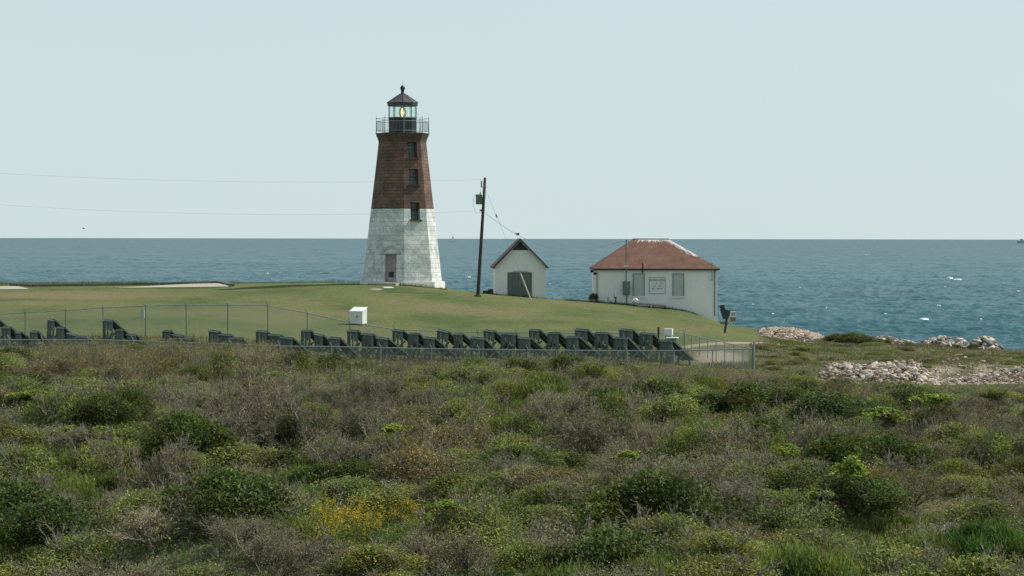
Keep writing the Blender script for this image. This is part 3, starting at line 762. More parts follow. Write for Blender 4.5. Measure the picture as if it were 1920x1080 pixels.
faces4 = [([(ex0, ey0, zE0), (ex1, ey0, zE0), (ridgeR, yr, zRi), (ridgeL, yr, zRi)], 0),
          ([(ex1, ey0, zE0), (ex1, ey1, zE0), (ridgeR, yr, zRi), (ridgeR, yr, zRi)], 1),
          ([(ex1, ey1, zE0), (ex0, ey1, zE0), (ridgeL, yr, zRi), (ridgeR, yr, zRi)], 2),
          ([(ex0, ey1, zE0), (ex0, ey0, zE0), (ridgeL, yr, zRi), (ridgeL, yr, zRi)], 3)]
off = 0
for c4, kk in faces4:
    P, S, T, Ln, Hn = roof_face(c4); m, n = S.shape
    Vr.append(P.reshape(-1, 3)); id_ = np.arange(m * n).reshape(m, n) + off
    Fr.append(np.stack([id_[:-1, :-1], id_[:-1, 1:], id_[1:, 1:], id_[1:, :-1]], -1).reshape(-1, 4)); off += m * n
    z_ = (1 - T)                                   # 0 at ridge
    top = np.exp(-(z_ * Hn / 0.68) ** 1.2)
    hipR = np.exp(-(((1 - S) * Ln * (0.35 + 0.65 * (1 - T))) / 0.75) ** 1.2) * np.clip((T - 0.12) / 0.4, 0, 1) if kk == 0 else 0 * S
    top = top * (np.clip(S * 4 + 0.2, 0, 1))
    A = np.clip(np.maximum(top * 0.85, hipR * 0.95), 0, 1) if kk in (0, 1, 2) else top * 0.2
    Ar.append(np.stack([A, A, A, np.ones_like(A)], -1).reshape(-1, 4))
    UVr.append(np.stack([S * Ln + kk * 20 - Ln * S * 0, T * Hn], -1).reshape(-1, 2))
me = np_mesh('roof', np.concatenate(Vr), Fr, M['hiproof'], {'tint': np.concatenate(Ar)})
uvl = me.uv_layers.new(name='UVMap'); li = np.zeros(len(me.loops), np.int32); me.loops.foreach_get('vertex_index', li)
uvl.data.foreach_set('uv', np.concatenate(UVr)[li].astype(np.float32).ravel())
roof = link('roof', me, parent=bld)
fs = MB()
fs.box((ex0 + 0.03, ey0 + 0.03, zE0 - 0.14), (ex1 - 0.03, ey0 + 0.07, zE0 - 0.005)); fs.box((ex0 + 0.03, ey1 - 0.07, zE0 - 0.14), (ex1 - 0.03, ey1 - 0.03, zE0 - 0.005))
fs.box((ex0 + 0.03, ey0 + 0.073, zE0 - 0.14), (ex0 + 0.07, ey1 - 0.073, zE0 - 0.005)); fs.box((ex1 - 0.07, ey0 + 0.073, zE0 - 0.14), (ex1 - 0.03, ey1 - 0.073, zE0 - 0.005))
fs.box((ex0 + 0.073, ey0 + 0.073, zE0 - 0.11), (ex1 - 0.073, ey1 - 0.073, zE0 - 0.07))
fs.build('fascia', M['dark_green'], roof)  # dark colour paints in the shadow under the eave
rc = MB().tube([(ridgeL - 0.05, yr, zRi + 0.0), (ridgeR + 0.05, yr, zRi + 0.0)], 0.05, 8).build('ridge_cap', M['shed_roof'], roof)
def bx(px, py):
    q_ = at(px, py, YB) - Vector((cb.x, YB, cb.z)); return q_.x, q_.z
for (xa, xb) in ((1187, 1208), (1261.5, 1282)):
    x0, z0 = bx(xa, 555); x1, z1 = bx(xb, 513.5)
    wn = MB().box((x0, -0.035, z0), (x1, -0.004, z1)).build('boarded_window', M['panel_grey'], bld)
    fr = MB()
    for a, c in (((x0, z0), (x0, z1)), ((x1, z0), (x1, z1)), ((x0, z1), (x1, z1))): fr.bar((a[0], -0.05, a[1]), (c[0], -0.05, c[1]), 0.05)
    fr.build('window_frame', M['grey_metal'], wn)
    MB().box((x0 - 0.13, -0.12, z0 - 0.13), (x1 + 0.13, -0.004, z0 - 0.03)).build('window_sill', M['shedwall'], wn)
# warning board on the wall
x0, z0 = bx(1217, 550.5); x1, z1 = bx(1247.5, 520.5)
sg = empty('warning_sign', (cb.x, YB, cb.z), RB); tag(sg, 'square white notice board with four lines of dark lettering on the building wall', 'sign')
MB().box((x0, -0.04, z0), (x1, -0.006, z1)).build('board', M['box_white'], sg)
fr = MB(); q4 = [(x0, z0), (x1, z0), (x1, z1), (x0, z1)]
for i in range(4): fr.bar((q4[i][0], -0.045, q4[i][1]), (q4[(i + 1) % 4][0], -0.045, q4[(i + 1) % 4][1]), 0.025)
fr.build('frame', M['grey_metal'], sg)
def text_mesh(s, size):
    cu = bpy.data.curves.new('lettering', 'FONT'); cu.body = s; cu.size = size; cu.extrude = 0.003; cu.align_x = 'CENTER'; cu.space_character = 1.15
    o = bpy.data.objects.new('lettering', cu); COL.objects.link(o); bpy.context.view_layer.update()
    me = bpy.data.meshes.new_from_object(o.evaluated_get(bpy.context.evaluated_depsgraph_get()))
    bpy.data.objects.remove(o); me.materials.clear(); me.materials.append(M['blackish']); return me
tm = link('lettering', text_mesh('WARNING', 0.235), ((x0 + x1) / 2 + 0.03, -0.045, z1 - 0.27), 0, None, sg); tm.rotation_euler = (math.pi / 2, 0, 0)
dash = MB()                                       # three lines too small to read in the photograph: rows of short strokes
for zl_, spans in ((z1 - 0.42, ((.18, .24), (.42, .52), (.64, .86))), (z1 - 0.64, ((.13, .15), (.26, .42), (.57, .72), (.84, .87))), (z1 - 0.85, ((.15, .30), (.46, .84)))):
    for s0, s1 in spans:
        n = max(1, int((s1 - s0) / 0.045))
        for i in range(n):
            xx = x0 + (x1 - x0) * (s0 + (s1 - s0) * (i + 0.5) / n)
            dash.box((xx - 0.012, -0.046, zl_ - 0.04), (xx + 0.014, -0.041, zl_ + 0.04)); dash.box((xx + 0.017, -0.046, zl_ - 0.04), (xx + 0.030, -0.041, zl_ - 0.015))
dash.build('lettering', M['blackish'], sg)
# service mast, meter box, vent pipe, downpipes, floodlights, standpipes
xm, zm0 = bx(1173.5, 527); _, zm1 = bx(1173, 453)
ms = MB().tube([(xm, -0.32, zm0), (xm, -0.32, zm1)], 0.045, 8)
ms.tube([(xm, -0.32, zm1), (xm + 0.02, -0.36, zm1 + 0.10), (xm + 0.02, -0.46, zm1 + 0.08)], 0.06, 8)
mast = ms.build('service_mast', M['grey_metal'], bld)
_, zc0 = bx(1173, 499); MB().box((xm - 0.16, -0.40, zc0 - 0.05), (xm + 0.16, -0.24, zc0 + 0.05)).build('roof_flashing', M['white_paint'], mast)
MB().tube([(xm + 0.05, -0.08, zm0 - 1.0), (xm + 0.05, -0.08, -0.5)], 0.035, 8).build('conduit', M['grey_metal'], bld)
xa, za = bx(1167.5, 552); xc, zc1 = bx(1181, 527.5)
mbx = MB().box((xa, -0.40, za), (xc, -0.004, zc1)).build('meter_box', M['door_grey'], bld, False, 0.015)
MB().box((xc - 0.22, -0.425, (za + zc1) / 2 + 0.1), (xc - 0.17, -0.40, (za + zc1) / 2 + 0.2)).build('latch', M['white_paint'], mbx)
xv, zv0 = bx(1204.5, 510); _, zv1 = bx(1204.5, 493)
vp = MB().tube([(xv, -0.33, zv0), (xv, -0.33, zv1)], 0.055, 8).build('vent_pipe', M['iron'], bld)
MB().tube([(xv, -0.33, zv0 - 0.06), (xv, -0.33, zv0 + 0.02)], 0.08, 8).build('rusty_collar', simple('rust', (0.22, 0.09, 0.035), 0.8), vp)
xv, zv0 = bx(1334.5, 526); _, zv1 = bx(1334.5, 492)
vp = MB().tube([(xv, -0.31, zv0), (xv, -0.31, zv1)], 0.03, 8); vp.tube([(xv - 0.14, -0.31, zv0 + .06), (xv + 0.08, -0.31, zv0 + .06)], 0.03, 6).build('antenna_rod', M['grey_metal'], bld)
xv, zv0 = bx(1340, 584); MB().tube([(xv, -0.06, -0.7), (xv, -0.06, zEv - 0.05)], 0.045, 8).build('downpipe', M['grey_metal'], bld)
xv, _ = bx(1119.5, 500); MB().tube([(xv, -0.05, -0.3), (xv, -0.05, zEv - 0.4)], 0.03, 8).build('downpipe', M['oldwood'], bld)
for (px_, py_, yy) in ((1110.5, 508.5, 0.5), (1115.5, 513, -0.1)):
    xx, zz = bx(px_, py_); fl = MB().box((xx - 0.13, yy - 0.24, zz - 0.10), (xx + 0.10, yy - 0.05, zz + 0.10)); fl.tube([(xx, yy - 0.06, zz), (xx + 0.22, max(yy, 0.02), zz + 0.02)], 0.03, 6)
    fl.build('floodlight', M['iron'], bld)
for i, (px_, pt, r) in enumerate(((1140.5, 558, 0.05), (1154.5, 559, 0.055))):
    q_ = gp(px_, 193.2); zt_ = at(px_, pt, 193.2).z
    sp = MB().tube([q_ - Vector((0, 0, 0.3)), Vector((q_.x, q_.y, zt_))], r, 10)
    if i: sp.tube([Vector((q_.x, q_.y, zt_)), Vector((q_.x, q_.y, zt_ + 0.10))], r * 1.7, 10); sp.tube([Vector((q_.x - .1, q_.y, zt_)), Vector((q_.x - .1, q_.y, zt_ + 0.3))], 0.02, 6)
    else: sp.tube([Vector((q_.x, q_.y, zt_ - 0.05)), Vector((q_.x, q_.y, zt_ + 0.03))], r * 1.4, 10)
    tag(sp.build('standpipe', M['grey_metal' if i == 0 else 'dark_green']), ['plain grey standpipe in front of the building wall, left of the capped one', 'dark green capped standpipe by the building wall, next to the meter box'][i], 'pipe', 'standpipes by the building')
# bench with crumpled white bag
q0, q1 = gp(1185.5, 191.5), gp(1249.5, 191.5)
dv = (q1 - q0); Lb = dv.length; rzb = math.atan2(dv.y, dv.x)
bn = empty('wooden_bench', q0, rzb); bn.rotation_euler = (0, -math.asin(dv.z / Lb), rzb)
tag(bn, 'long low weathered wooden bench on the grass before the building', 'bench')
sb = MB()
for k in range(3): sb.box((0, -0.22 + k * 0.155, 0.26), (Lb, -0.085 + k * 0.155, 0.305))
sb.build('seat', M['oldwood'], bn)
MB().box((0.1, -0.24, 0.19), (Lb - 0.1, -0.20, 0.25)).build('stretcher', M['oldwood'], bn)
for x in (0.12, Lb * 0.5, Lb - 0.12):
    MB().box((x - 0.05, -0.19, -0.15), (x + 0.05, 0.19, 0.257)).build('leg', M['wood'], bn)
MB().box((0.55, 0.245, 0.20), (Lb - 0.05, 0.28, 0.36)).build('back_rail', M['oldwood'], bn)
bm = bmesh.new(); bmesh.ops.create_icosphere(bm, subdivisions=3, radius=0.22)
for v in bm.verts:
    n_ = math.sin(v.co.x * 23) * math.sin(v.co.y * 19 + 1) * math.sin(v.co.z * 21 + 2); v.co *= 1 + 0.22 * n_; v.co.z *= 0.8
me = bpy.data.meshes.new('crumpled_bag'); bm.to_mesh(me); bm.free(); me.materials.append(M['white_paint'])
bg_ = link('crumpled_bag', me, (q0.x + 0.22, q0.y, q0.z + 0.45)); bg_.scale = (1.05, 0.8, 0.95)
tag(bg_, 'crumpled white bag sitting on the left end of the bench', 'bag')

# leaning weathered sign on a post and block stack by the building's right corner
pb_ = ground_at(1357.5, 624, 140); SD = pb_.y; pt_ = at(1364, 592, SD + .5)
ls = empty('leaning_sign', pb_); tag(ls, 'dark ragged sign board on a leaning post at the lawn edge', 'sign')
MB().bar((0, 0, -0.3), pt_ - pb_, 0.13, 0.10).build('post', M['wood'], ls)
poly = [(1349, 572), (1358.5, 571), (1359.5, 580), (1369.5, 582.5), (1368, 592), (1363, 597.5), (1356, 598.5), (1352.5, 589)]
mb = MB(); A_ = [at(x, y, SD + .35) - pb_ for x, y in poly]; B_ = [a + Vector((0, 0.05, 0)) for a in A_]
mb.poly(A_); mb.poly(B_[::-1])
for i in range(len(A_)): j = (i + 1) % len(A_); mb.poly([A_[j], A_[i], B_[i], B_[j]])
bd = mb.build('board', M['dark_green'], ls)
MB().bar(at(1348.5, 571.3, SD + .35) - pb_, at(1359, 570.3, SD + .35) - pb_, 0.10, 0.05).build('top_edge', M['white_paint'], bd)
MB().bar(at(1348.6, 586, SD + .35) - pb_, at(1352.8, 598.5, SD + .35) - pb_, 0.09, 0.05).build('painted_sunlit_edge', M['white_paint'], bd)  # white bar imitates the sunlit strip on the left edge
for i, (pt0, pb0) in enumerate(((594.5, 604), (584, 594))):
    a_ = at(1369.5, pb0, 186); c_ = at(1380.5, pt0, 186); wx, wz = c_.x - a_.x, c_.z - a_.z
    mb = MB()
    for (sx0, sx1, sz0, sz1) in ((0, 1, 0, .2), (0, 1, .8, 1), (0, .18, .2, .8), (.41, .59, .2, .8), (.82, 1, .2, .8)):
        e_ = 0.004 * (sz0 == .2)
        mb.box((wx * sx0, e_, wz * sz0), (wx * sx1, 0.3 - e_, wz * sz1))
    mb.box((wx * .05, 0.22, wz * .1), (wx * .95, 0.28, wz * .9))
    o = mb.build('concrete_block', M['concrete'] if i == 0 else M['box_white'], None, False, 0, a_); o.rotation_euler.z = 0.12 - 0.2 * i
    tag(o, ['hollow pale concrete block at the lawn edge under another one', 'hollow whitish concrete block on top of another by the leaning sign'][i], 'block', 'concrete blocks by the building corner')

# ------------------------------------------------------------------ utility pole and wires
YP = 190.0
p0 = at(896, 562, YP); p0.z = Hs(p0.x, YP) ; ptp = at(909.5, 333, YP)
up = empty('utility_pole', p0); tag(up, 'leaning dark wooden utility pole with a grey transformer left of the shed', 'utility pole')
rel = ptp - p0
MB().tube([(rel * t) for t in (-0.08, 0, 0.33, 0.66, 1)], [0.145, 0.142, 0.128, 0.115, 0.10], 12).build('pole', M['wood'], up, True)
def pr_(px, py): return at(px, py, YP) - p0
c = pr_(898, 374); cr = 0.235
MB().lathe([(cr, -0.36), (cr, 0.30), (cr + 0.02, 0.31), (cr + 0.02, 0.345), (cr * 0.5, 0.385)], 16, 0, c).build('transformer', M['can'], up, True, 0)
MB().box((c.x + cr - 0.05, -0.05, c.z - 0.2), (c.x + cr + 0.22, 0.05, c.z + 0.2)).build('bracket', M['galv'], up)
b0 = pr_(900.5, 363.5); MB().lathe([(0.035, -0.12), (0.06, -0.06), (0.035, -0.03), (0.06, 0.03), (0.03, 0.06), (0.02, 0.16)], 10, 0, b0).build('bushing', M['porcelain'], up)
a_ = pr_(905.5, 344); MB().lathe([(0.05, -0.30), (0.06, -0.2), (0.04, -0.1), (0.06, 0.0), (0.04, 0.1), (0.06, 0.2)], 10, 0, (a_.x - 0.10, -0.12, a_.z)).build('insulator', M['porcelain'], up)
a_ = pr_(899.5, 394); MB().tube([a_, pr_(905, 394.5)], [0.07, 0.05], 8).build('service_clamp', M['porcelain'], up)
MB().tube([pr_(910, 351.5), pr_(911.5, 352)], 0.06, 8).build('guy_clamp', M['porcelain'], up)
lp = [pr_(x, y) for x, y in ((893, 364), (889.5, 367), (887.5, 376), (888, 386), (890, 394), (893, 399.5), (898, 399), (903, 396))]
MB().tube(lp, 0.012, 6).build('jumper_wire', M['wire'], up)
MB().tube([pr_(900.5, 361.5), pr_(901, 356), pr_(905.5, 351)], 0.010, 6).build('jumper_wire', M['wire'], up)
def quad_line(p3):
    A = np.polyfit([p[0] for p in p3], [p[1] for p in p3], 2); return lambda x: float(np.polyval(A, x))
def wire_obj(pts, r, name, label, group=None):
    return tag(MB().tube(pts, r, 6, False).build(name, M['wire']), label, 'wire', group)
f1 = quad_line(((905, 336.5), (690, 341), (0, 325))); f2 = quad_line(((889, 396), (640, 402), (0, 384)))
wire_obj([at(x, f1(x), YP - 0.12) for x in np.linspace(-900, 905, 60)], 0.0052, 'power_line', 'upper power line crossing before the brown part of the lighthouse', 'power lines to the pole')
wire_obj([at(x, f2(x), YP - 0.12) for x in np.linspace(-900, 889, 60)], 0.0052, 'power_line', 'lower power line passing the lighthouse just under the colour change', 'power lines to the pole')
f3 = quad_line(((907, 397), (972, 441), (1050, 466)))
tgt = (Vector((cb.x, YB, cb.z)) + Matrix.Rotation(RB, 3, 'Z') @ Vector((xm, -0.42, zm1 + 0.05)))
pts = [at(907 + (1050 - 907) * t, f3(907 + (1050 - 907) * t), YP + 2.7 * t) for t in np.linspace(0, 1, 20)]
e_ = pts[-1]
for t in np.linspace(0.1, 1, 14):
    q_ = e_.lerp(tgt, t); q_.z -= 0.55 * math.sin(math.pi * t) * (1 - t) * 1.2; pts.append(q_)
wire_obj(pts, 0.015, 'service_wire', 'sagging service wire from the pole to the hip roofed building')
g0 = at(909, 352, YP); g1 = at(996.5, 559, YP + 1.0); g1.z = Hs(g1.x, g1.y)
gu = empty('guy_wire', g1); tag(gu, 'taut slanting guy wire running down from the pole top before the shed', 'guy wire')
MB().tube([g0 - g1, Vector((0, 0, 0))], 0.008, 6).build('cable', M['wire'], gu)
gm = g0 - g1
MB().tube([gm * 0.235, gm * 0.0 + Vector((0, 0, -0.1))], [0.055, 0.055], 8).build('guard', M['guard'], gu)
MB().tube([gm * 0.765, gm * 0.735], 0.05, 8).build('strain_insulator', M['porcelain'], gu)

# ------------------------------------------------------------------ lawn furniture
pb0 = ground_at(672, 609, 140); CY = pb0.y; zg0 = pb0.z
bx_ = empty('equipment_cabinet', (pb0.x, CY, zg0), math.radians(-18)); tag(bx_, 'white metal cabinet with an orange triangle standing on the lawn', 'cabinet')
z0 = 0.07; h_ = 33.0 / F * CY
h_ = 31.0 / F * CY
cb_ = MB().box((-0.42, -0.40, z0), (0.42, 0.40, z0 + h_ - 0.26))
for k_ in (6, 7): cb_.v[k_] = (cb_.v[k_][0], cb_.v[k_][1], z0 + h_ - 0.04)
cb_.build('body', M['box_white'], bx_, False, 0.012)
cl_ = MB().box((-0.45, -0.43, z0 + h_ - 0.265), (0.45, 0.43, z0 + h_ - 0.235))
for k_ in (2, 3, 6, 7): cl_.v[k_] = (cl_.v[k_][0], cl_.v[k_][1], cl_.v[k_][2] + 0.237)
cl_.build('lid', M['white_paint'], bx_)
MB().box((-0.38, -0.36, -0.2), (0.38, 0.36, z0 - 0.003)).build('base', M['wood'], bx_)
zz = z0 + h_ * 0.40
MB().poly([(0.0, -0.425, zz + 0.09), (0.075, -0.425, zz - 0.09), (0.15, -0.425, zz + 0.09)]).poly([(0.0, -0.405, zz + 0.09), (0.15, -0.405, zz + 0.09), (0.075, -0.405, zz - 0.09)]).build('triangle_mark', M['orange'], bx_)
MB().box((-0.445, 0.12, zz + 0.02), (-0.421, 0.24, zz + 0.16)).build('handle', M['iron'], bx_)
pm = ground_at(267, 597, 140); mk_ = MB().box((-0.12, -0.08, -0.2), (0.12, 0.08, 0.52)).box((-0.10, -0.065, 0.523), (0.10, 0.065, 0.56)).box((-0.07, -0.09, 0.30), (0.07, -0.082, 0.45))
tag(mk_.build('marker_post', M['panel_grey'], None, False, 0.01, pm), 'short grey green marker post standing alone on the left lawn', 'marker post')
# old concrete foundation slabs at the left
def slab(pts, name, label, th=0.10, mat='concrete', group=None):
    top = [Vector((x, y, Hs(x, y) + th)) for x, y in pts]; bot = [Vector((t.x, t.y, t.z - th - 0.3)) for t in top]
    mb = MB(); mb.poly(top); n = len(top)
    for i in range(n): j = (i + 1) % n; mb.poly([bot[i], bot[j], top[j], top[i]])
    return tag(mb.build(name, M[mat]), label, 'slab', group)
def xy(px, d): return ((px - 960) / F * d, d)
slab([xy(215, 199.5), xy(430, 199), xy(418, 206), xy(380, 208)], 'concrete_slab', 'long pale concrete foundation slab set in the lawn left of the lighthouse', 0.05)
slab([xy(-220, 198), xy(55, 198), xy(35, 202.5), xy(-200, 203)], 'concrete_slab', 'pale concrete slab at the left edge of the lawn', 0.05)
def kerb(pts, name, label):
    mb = MB()
    P = [Vector((x, y, Hs(x, y))) for x, y in pts]
    for a, c in zip(P, P[1:]):
        n = max(1, int((c - a).length / 2.0)); 
        for i in range(n):
            q0, q1 = a.lerp(c, i / n), a.lerp(c, (i + 1) / n - 0.01)
            q0.z = Hs(q0.x, q0.y) + 0.06; q1.z = Hs(q1.x, q1.y) + 0.06
            mb.bar(q0, q1, 0.3, 0.26)
    return tag(mb.build(name, M['concrete_dark']), label, 'wall')
kerb([xy(436, 200.5), xy(410, 207.5), xy(240, 206), xy(60, 202.5), xy(20, 205)], 'low_foundation_wall', 'low dark foundation wall along the back of the pale slab')

# ------------------------------------------------------------------ chain-link enclosure
def fence(posts, label, zoff_top, mesh_h, rail_mat, arm=True, pr=0.026):
    """posts: (px, py of rail, distance, extra height above the rail)"""
    P = [at(px, py, d) for px, py, d, e in posts]
    base = P[0].copy(); base.z = Hs(base.x, base.y)
    root = empty('chain_link_fence', base); tag(root, label, 'fence', 'chain-link enclosure')
    for p, (px, py, d, e) in zip(P, posts):
        g = Hs(p.x, p.y)
        mb = MB().tube([Vector((p.x, p.y, g - 0.2)) - base, Vector((p.x, p.y, p.z + 0.03)) - base], pr, 8)
        po = mb.build('post', M[rail_mat], root)
        if e > 0:
            ln_ = 0.1 if arm == 'v' else -0.10
            MB().tube([p - base + Vector((0, 0, 0.03)), p - base + Vector((ln_, 0, e))], [0.022, 0.016], 6).build('arm', M[rail_mat], po)
            if arm == 'v': MB().tube([p - base + Vector((0, 0, 0.03)), p - base + Vector((-ln_ * 1.6, 0, e))], [0.018, 0.012], 6).build('arm', M[rail_mat], po)
    MB().tube([p - base for p in P], 0.025, 8).build('top_rail', M['galv'], root)
    mb = MB(); s = 0
    for a, c in zip(P, P[1:]):
        L = (Vector((c.x, c.y)) - Vector((a.x, a.y))).length
        n = max(1, int(L / 2))
        for i in range(n):
            q0, q1 = a.lerp(c, i / n), a.lerp(c, (i + 1) / n)
            b0_, b1_ = max(Hs(q0.x, q0.y) - 0.02, q0.z - mesh_h), max(Hs(q1.x, q1.y) - 0.02, q1.z - mesh_h)
            u0, u1 = s + L * i / n, s + L * (i + 1) / n
            mb.poly([Vector((q0.x, q0.y, b0_)) - base, Vector((q1.x, q1.y, b1_)) - base, q1 - base, q0 - base], [(u0, b0_), (u1, b1_), (u1, q1.z), (u0, q0.z)])
        s += L
    mb.build('wire_mesh', M['mesh'], root)
    return root
far = [(-190, 604), (-110, 597), (-30, 591), (47, 586), (123, 582), (193, 577), (273, 573.5), (349, 571.5), (427, 571.5), (502, 573), (576, 587), (656, 604.5), (740, 617.5), (823, 621), (896, 623), (968, 623.5), (1043, 624), (1128, 624.5), (1210, 625), (1283, 625.5)]
fence([(a, b_, 143.0, 0.10 if a < 500 else 0.22) for a, b_ in far], 'far run of the chain-link fence, behind the solar racks at the foot of the lawn', 0, 2.0, 'galv_dark')
near = [(-170, 636), (-75, 636.5), (18, 637), (80, 637), (165, 637), (250, 639), (340, 642), (433, 645), (525, 649), (622, 650), (714, 652), (809, 654), (898, 655), (990, 656.5), (1079, 657), (1176, 657.5), (1264, 657.5), (1336, 656), (1411, 654)]
fence([(a, b_, 126.0, 0.24) for a, b_ in near[:-1]] + [(1411, 654, 126.0, 0.0)], 'near run of the chain-link fence, before the solar racks behind the scrub', 0, 2.0, 'galv')
cn = at(1411, 654, 126.0); cf = at(1283, 625.5, 143.0)
side = []
for i in range(9):
    t = i / 8; q_ = cf.lerp(cn, t); px_, py_ = proj(np.array(q_)); side.append((float(px_), float(py_), q_.y, 0.30 if i in (0,) else 0.0))
fence(side, 'right end run of the chain-link fence, joining its near and far runs', 0, 2.0, 'galv', 'v')
q_ = at(1411, 654, 125.9); g = Hs(q_.x, q_.y)
tag(MB().tube([(q_.x + 0.07, q_.y, g - 0.2), (q_.x + 0.07, q_.y, at(1411, 641, 125.9).z)], [0.055, 0.05], 10).tube([(q_.x + .07, q_.y, at(1411, 641, 125.9).z), (q_.x + .07, q_.y, at(1411, 640, 125.9).z)], 0.065, 10).build('corner_post', M['galv']), 'tall pale steel post at the near right corner of the fence', 'post')

# ------------------------------------------------------------------ solar racks
AZ = math.radians(25)
fx, fy = math.cos(AZ), math.sin(AZ)                 # facing
hxv = Vector((math.sin(AZ), -math.cos(AZ), 0))      # along the high edge, left to right in view
def solar_proto():
    L, R, Hh = 1.42, 1.12, 0.98
    fv = Vector((fx * R, fy * R, -Hh))
    nr = hxv.cross(fv).normalized(); nr = nr if nr.z > 0 else -nr
    root = empty('solar_rack', (0, 0, 0))
    th = 0.05
    a, b_ = Vector((0, 0, 0)), hxv * L
    A_ = [a, b_, b_ + fv, a + fv]; B_ = [q_ + nr * th for q_ in A_]
    mb = MB(); mb.poly([A_[0], A_[3], A_[2], A_[1]])
    for i in range(4): j = (i + 1) % 4; mb.poly([A_[i], A_[j], B_[j], B_[i]])
    pn = mb.build('panel', M['panel_back'], root)
    Sl = fv.length
    MB().poly([B_[0] + nr * .004, B_[1] + nr * .004, B_[2] + nr * .004, B_[3] + nr * .004], [(0, 0), (L, 0), (L, Sl), (0, Sl)]).build('cells', M['cells'], pn)
    fr = MB(); ed_ = MB()
    for i in (0, 2): fr.bar(B_[i] - nr * .02, B_[(i + 1) % 4] - nr * .02, 0.05, 0.07)
    for i in (1, 3): MB().bar(B_[i] - nr * .018, B_[(i + 1) % 4] - nr * .018, 0.055, 0.08).build('side_rail', M['rack_light'], pn)  # lighter tone imitates the sunlit sloping edges of the panel
    fr.bar(B_[0].lerp(B_[1], .5) - nr * .015, B_[3].lerp(B_[2], .5) - nr * .015, 0.04, 0.06)
    fr.build('panel_frame', M['rack'], pn)
    MB().bar(a - nr * 0.03 - Vector((fx, fy, 0)) * 0.05 - hxv * 0.05, b_ - nr * 0.03 - Vector((fx, fy, 0)) * 0.05 + hxv * 0.05, 0.09, 0.055).build('top_rail', M['rack_light'], root)
    up_ = MB()
    for t in (0.25, 0.75): up_.bar(a.lerp(b_, t) - nr * .05, (a + fv).lerp(b_ + fv, t) - nr * .05, 0.07, 0.09)
    up_.build('purlins', M['rack'], root)
    legs = []
    zb_ = -1.9
    for t in (0.04, 0.96):
        q0 = a.lerp(b_, t) - nr * .06; MB().bar(q0, Vector((q0.x, q0.y, zb_)), 0.10, 0.10).build('leg', M['rack'], root)
        q1 = (a + fv * .86).lerp(b_ + fv * .86, t) - nr * .06; MB().bar(q1, Vector((q1.x, q1.y, zb_)), 0.10, 0.10).build('leg', M['rack'], root)
        MB().bar(Vector((q0.x, q0.y, -1.25)), a.lerp(b_, t) + fv * .62 - nr * .08, 0.07, 0.07).build('brace', M['rack'], root)
    q0, q1 = a.lerp(b_, .04) - nr * .06, a.lerp(b_, .96) - nr * .06
    for t0, t1, dp in ((0.0, .30, .56), (.33, .63, .40), (.66, 1.0, .50)):
        MB().poly([a.lerp(b_, t0) - nr * .06 - Vector((0, 0, dp)), a.lerp(b_, t1) - nr * .06 - Vector((0, 0, dp + .03)), a.lerp(b_, t1) - nr * .06 - Vector((0, 0, .03)), a.lerp(b_, t0) - nr * .06 - Vector((0, 0, .03))]).build('rear_board', M['panel_back'], root)
    qm = a.lerp(b_, .5) - nr * .075; MB().bar(qm, Vector((qm.x, qm.y, zb_)), 0.08, 0.08).build('leg', M['rack'], root)
    br = MB(); md = (q0 + q1) / 2
    br.bar(Vector((q0.x, q0.y, -0.55)), Vector((md.x, md.y, -1.35)), 0.06); br.bar(Vector((q1.x, q1.y, -0.55)), Vector((md.x, md.y, -1.355)), 0.06)
    br.bar(Vector((q0.x, q0.y, -1.42)), Vector((q1.x, q1.y, -1.42)), 0.07)
    br.build('cross_brace', M['rack'], root)
    return root
def kids(o): return [c for c in bpy.data.objects if c.parent == o]
proto = solar_proto()
tree = [(c, kids(c)) for c in kids(proto)]
def rack_copy(loc, label, first=[True], sc=1.0):
    if first[0]:
        first[0] = False; r = proto
    else:
        r = proto.copy(); COL.objects.link(r)
        for c_, gs in tree:
            k = c_.copy(); COL.objects.link(k); k.parent = r
            for g_ in gs:
                m_ = g_.copy(); COL.objects.link(m_); m_.parent = k
    r.location = loc; r.scale = (1, 1, rng.uniform(.93, 1.06)); r.rotation_euler = (rng.normal(0, .02), rng.normal(0, .025), rng.normal(0, .05))
    tag(r, label, 'solar rack', 'tilted solar racks inside the fence')
ordn = ['first', 'second', 'third', 'fourth', 'fifth', 'sixth', 'seventh', 'eighth', 'ninth', 'tenth', 'eleventh', 'twelfth', 'thirteenth', 'fourteenth', 'fifteenth']
colx = [482, 567, 653, 738, 822, 909, 994, 1080, 1163]
rows = [('far', 138.6, 618.5, 1.0), ('middle', 135.4, 625.5, 1.0), ('near', 132.4, 632.5, 1.0)]
plan = {0: [], 1: [], 2: []}
for c_ in colx:
    t = (c_ - 482) / (1163 - 482.0)
    for r_, (nm, d_, y_, _) in enumerate(rows):
        x_ = c_ + (24 + 14 * t) * r_
        plan[r_].append((x_, y_ + (1.2 - 2.2 * t) * (1 if r_ < 2 else 0) + (rng.uniform(-.6, .6)) + (6 if (r_ == 2 and c_ == 1163) else 0), d_ + rng.uniform(-.2, .2)))
left = {0: [(-12, 600.5, 138), (92, 598.5, 138), (196, 600, 138.3), (307, 620, 138.5), (394, 619.5, 138.5)],
        1: [(5, 613.5, 134.5), (108, 614, 134.5), (218, 619, 135), (326, 627.5, 135), (414, 627, 135)],
        2: [(32, 623, 131.5), (128, 624.5, 131.5), (241, 627, 132), (345, 634, 132), (432, 634, 132)],
        3: [(59, 621, 129.3), (146, 631, 129.3)]}
for r_ in range(3): plan[r_] = left[r_] + plan[r_]
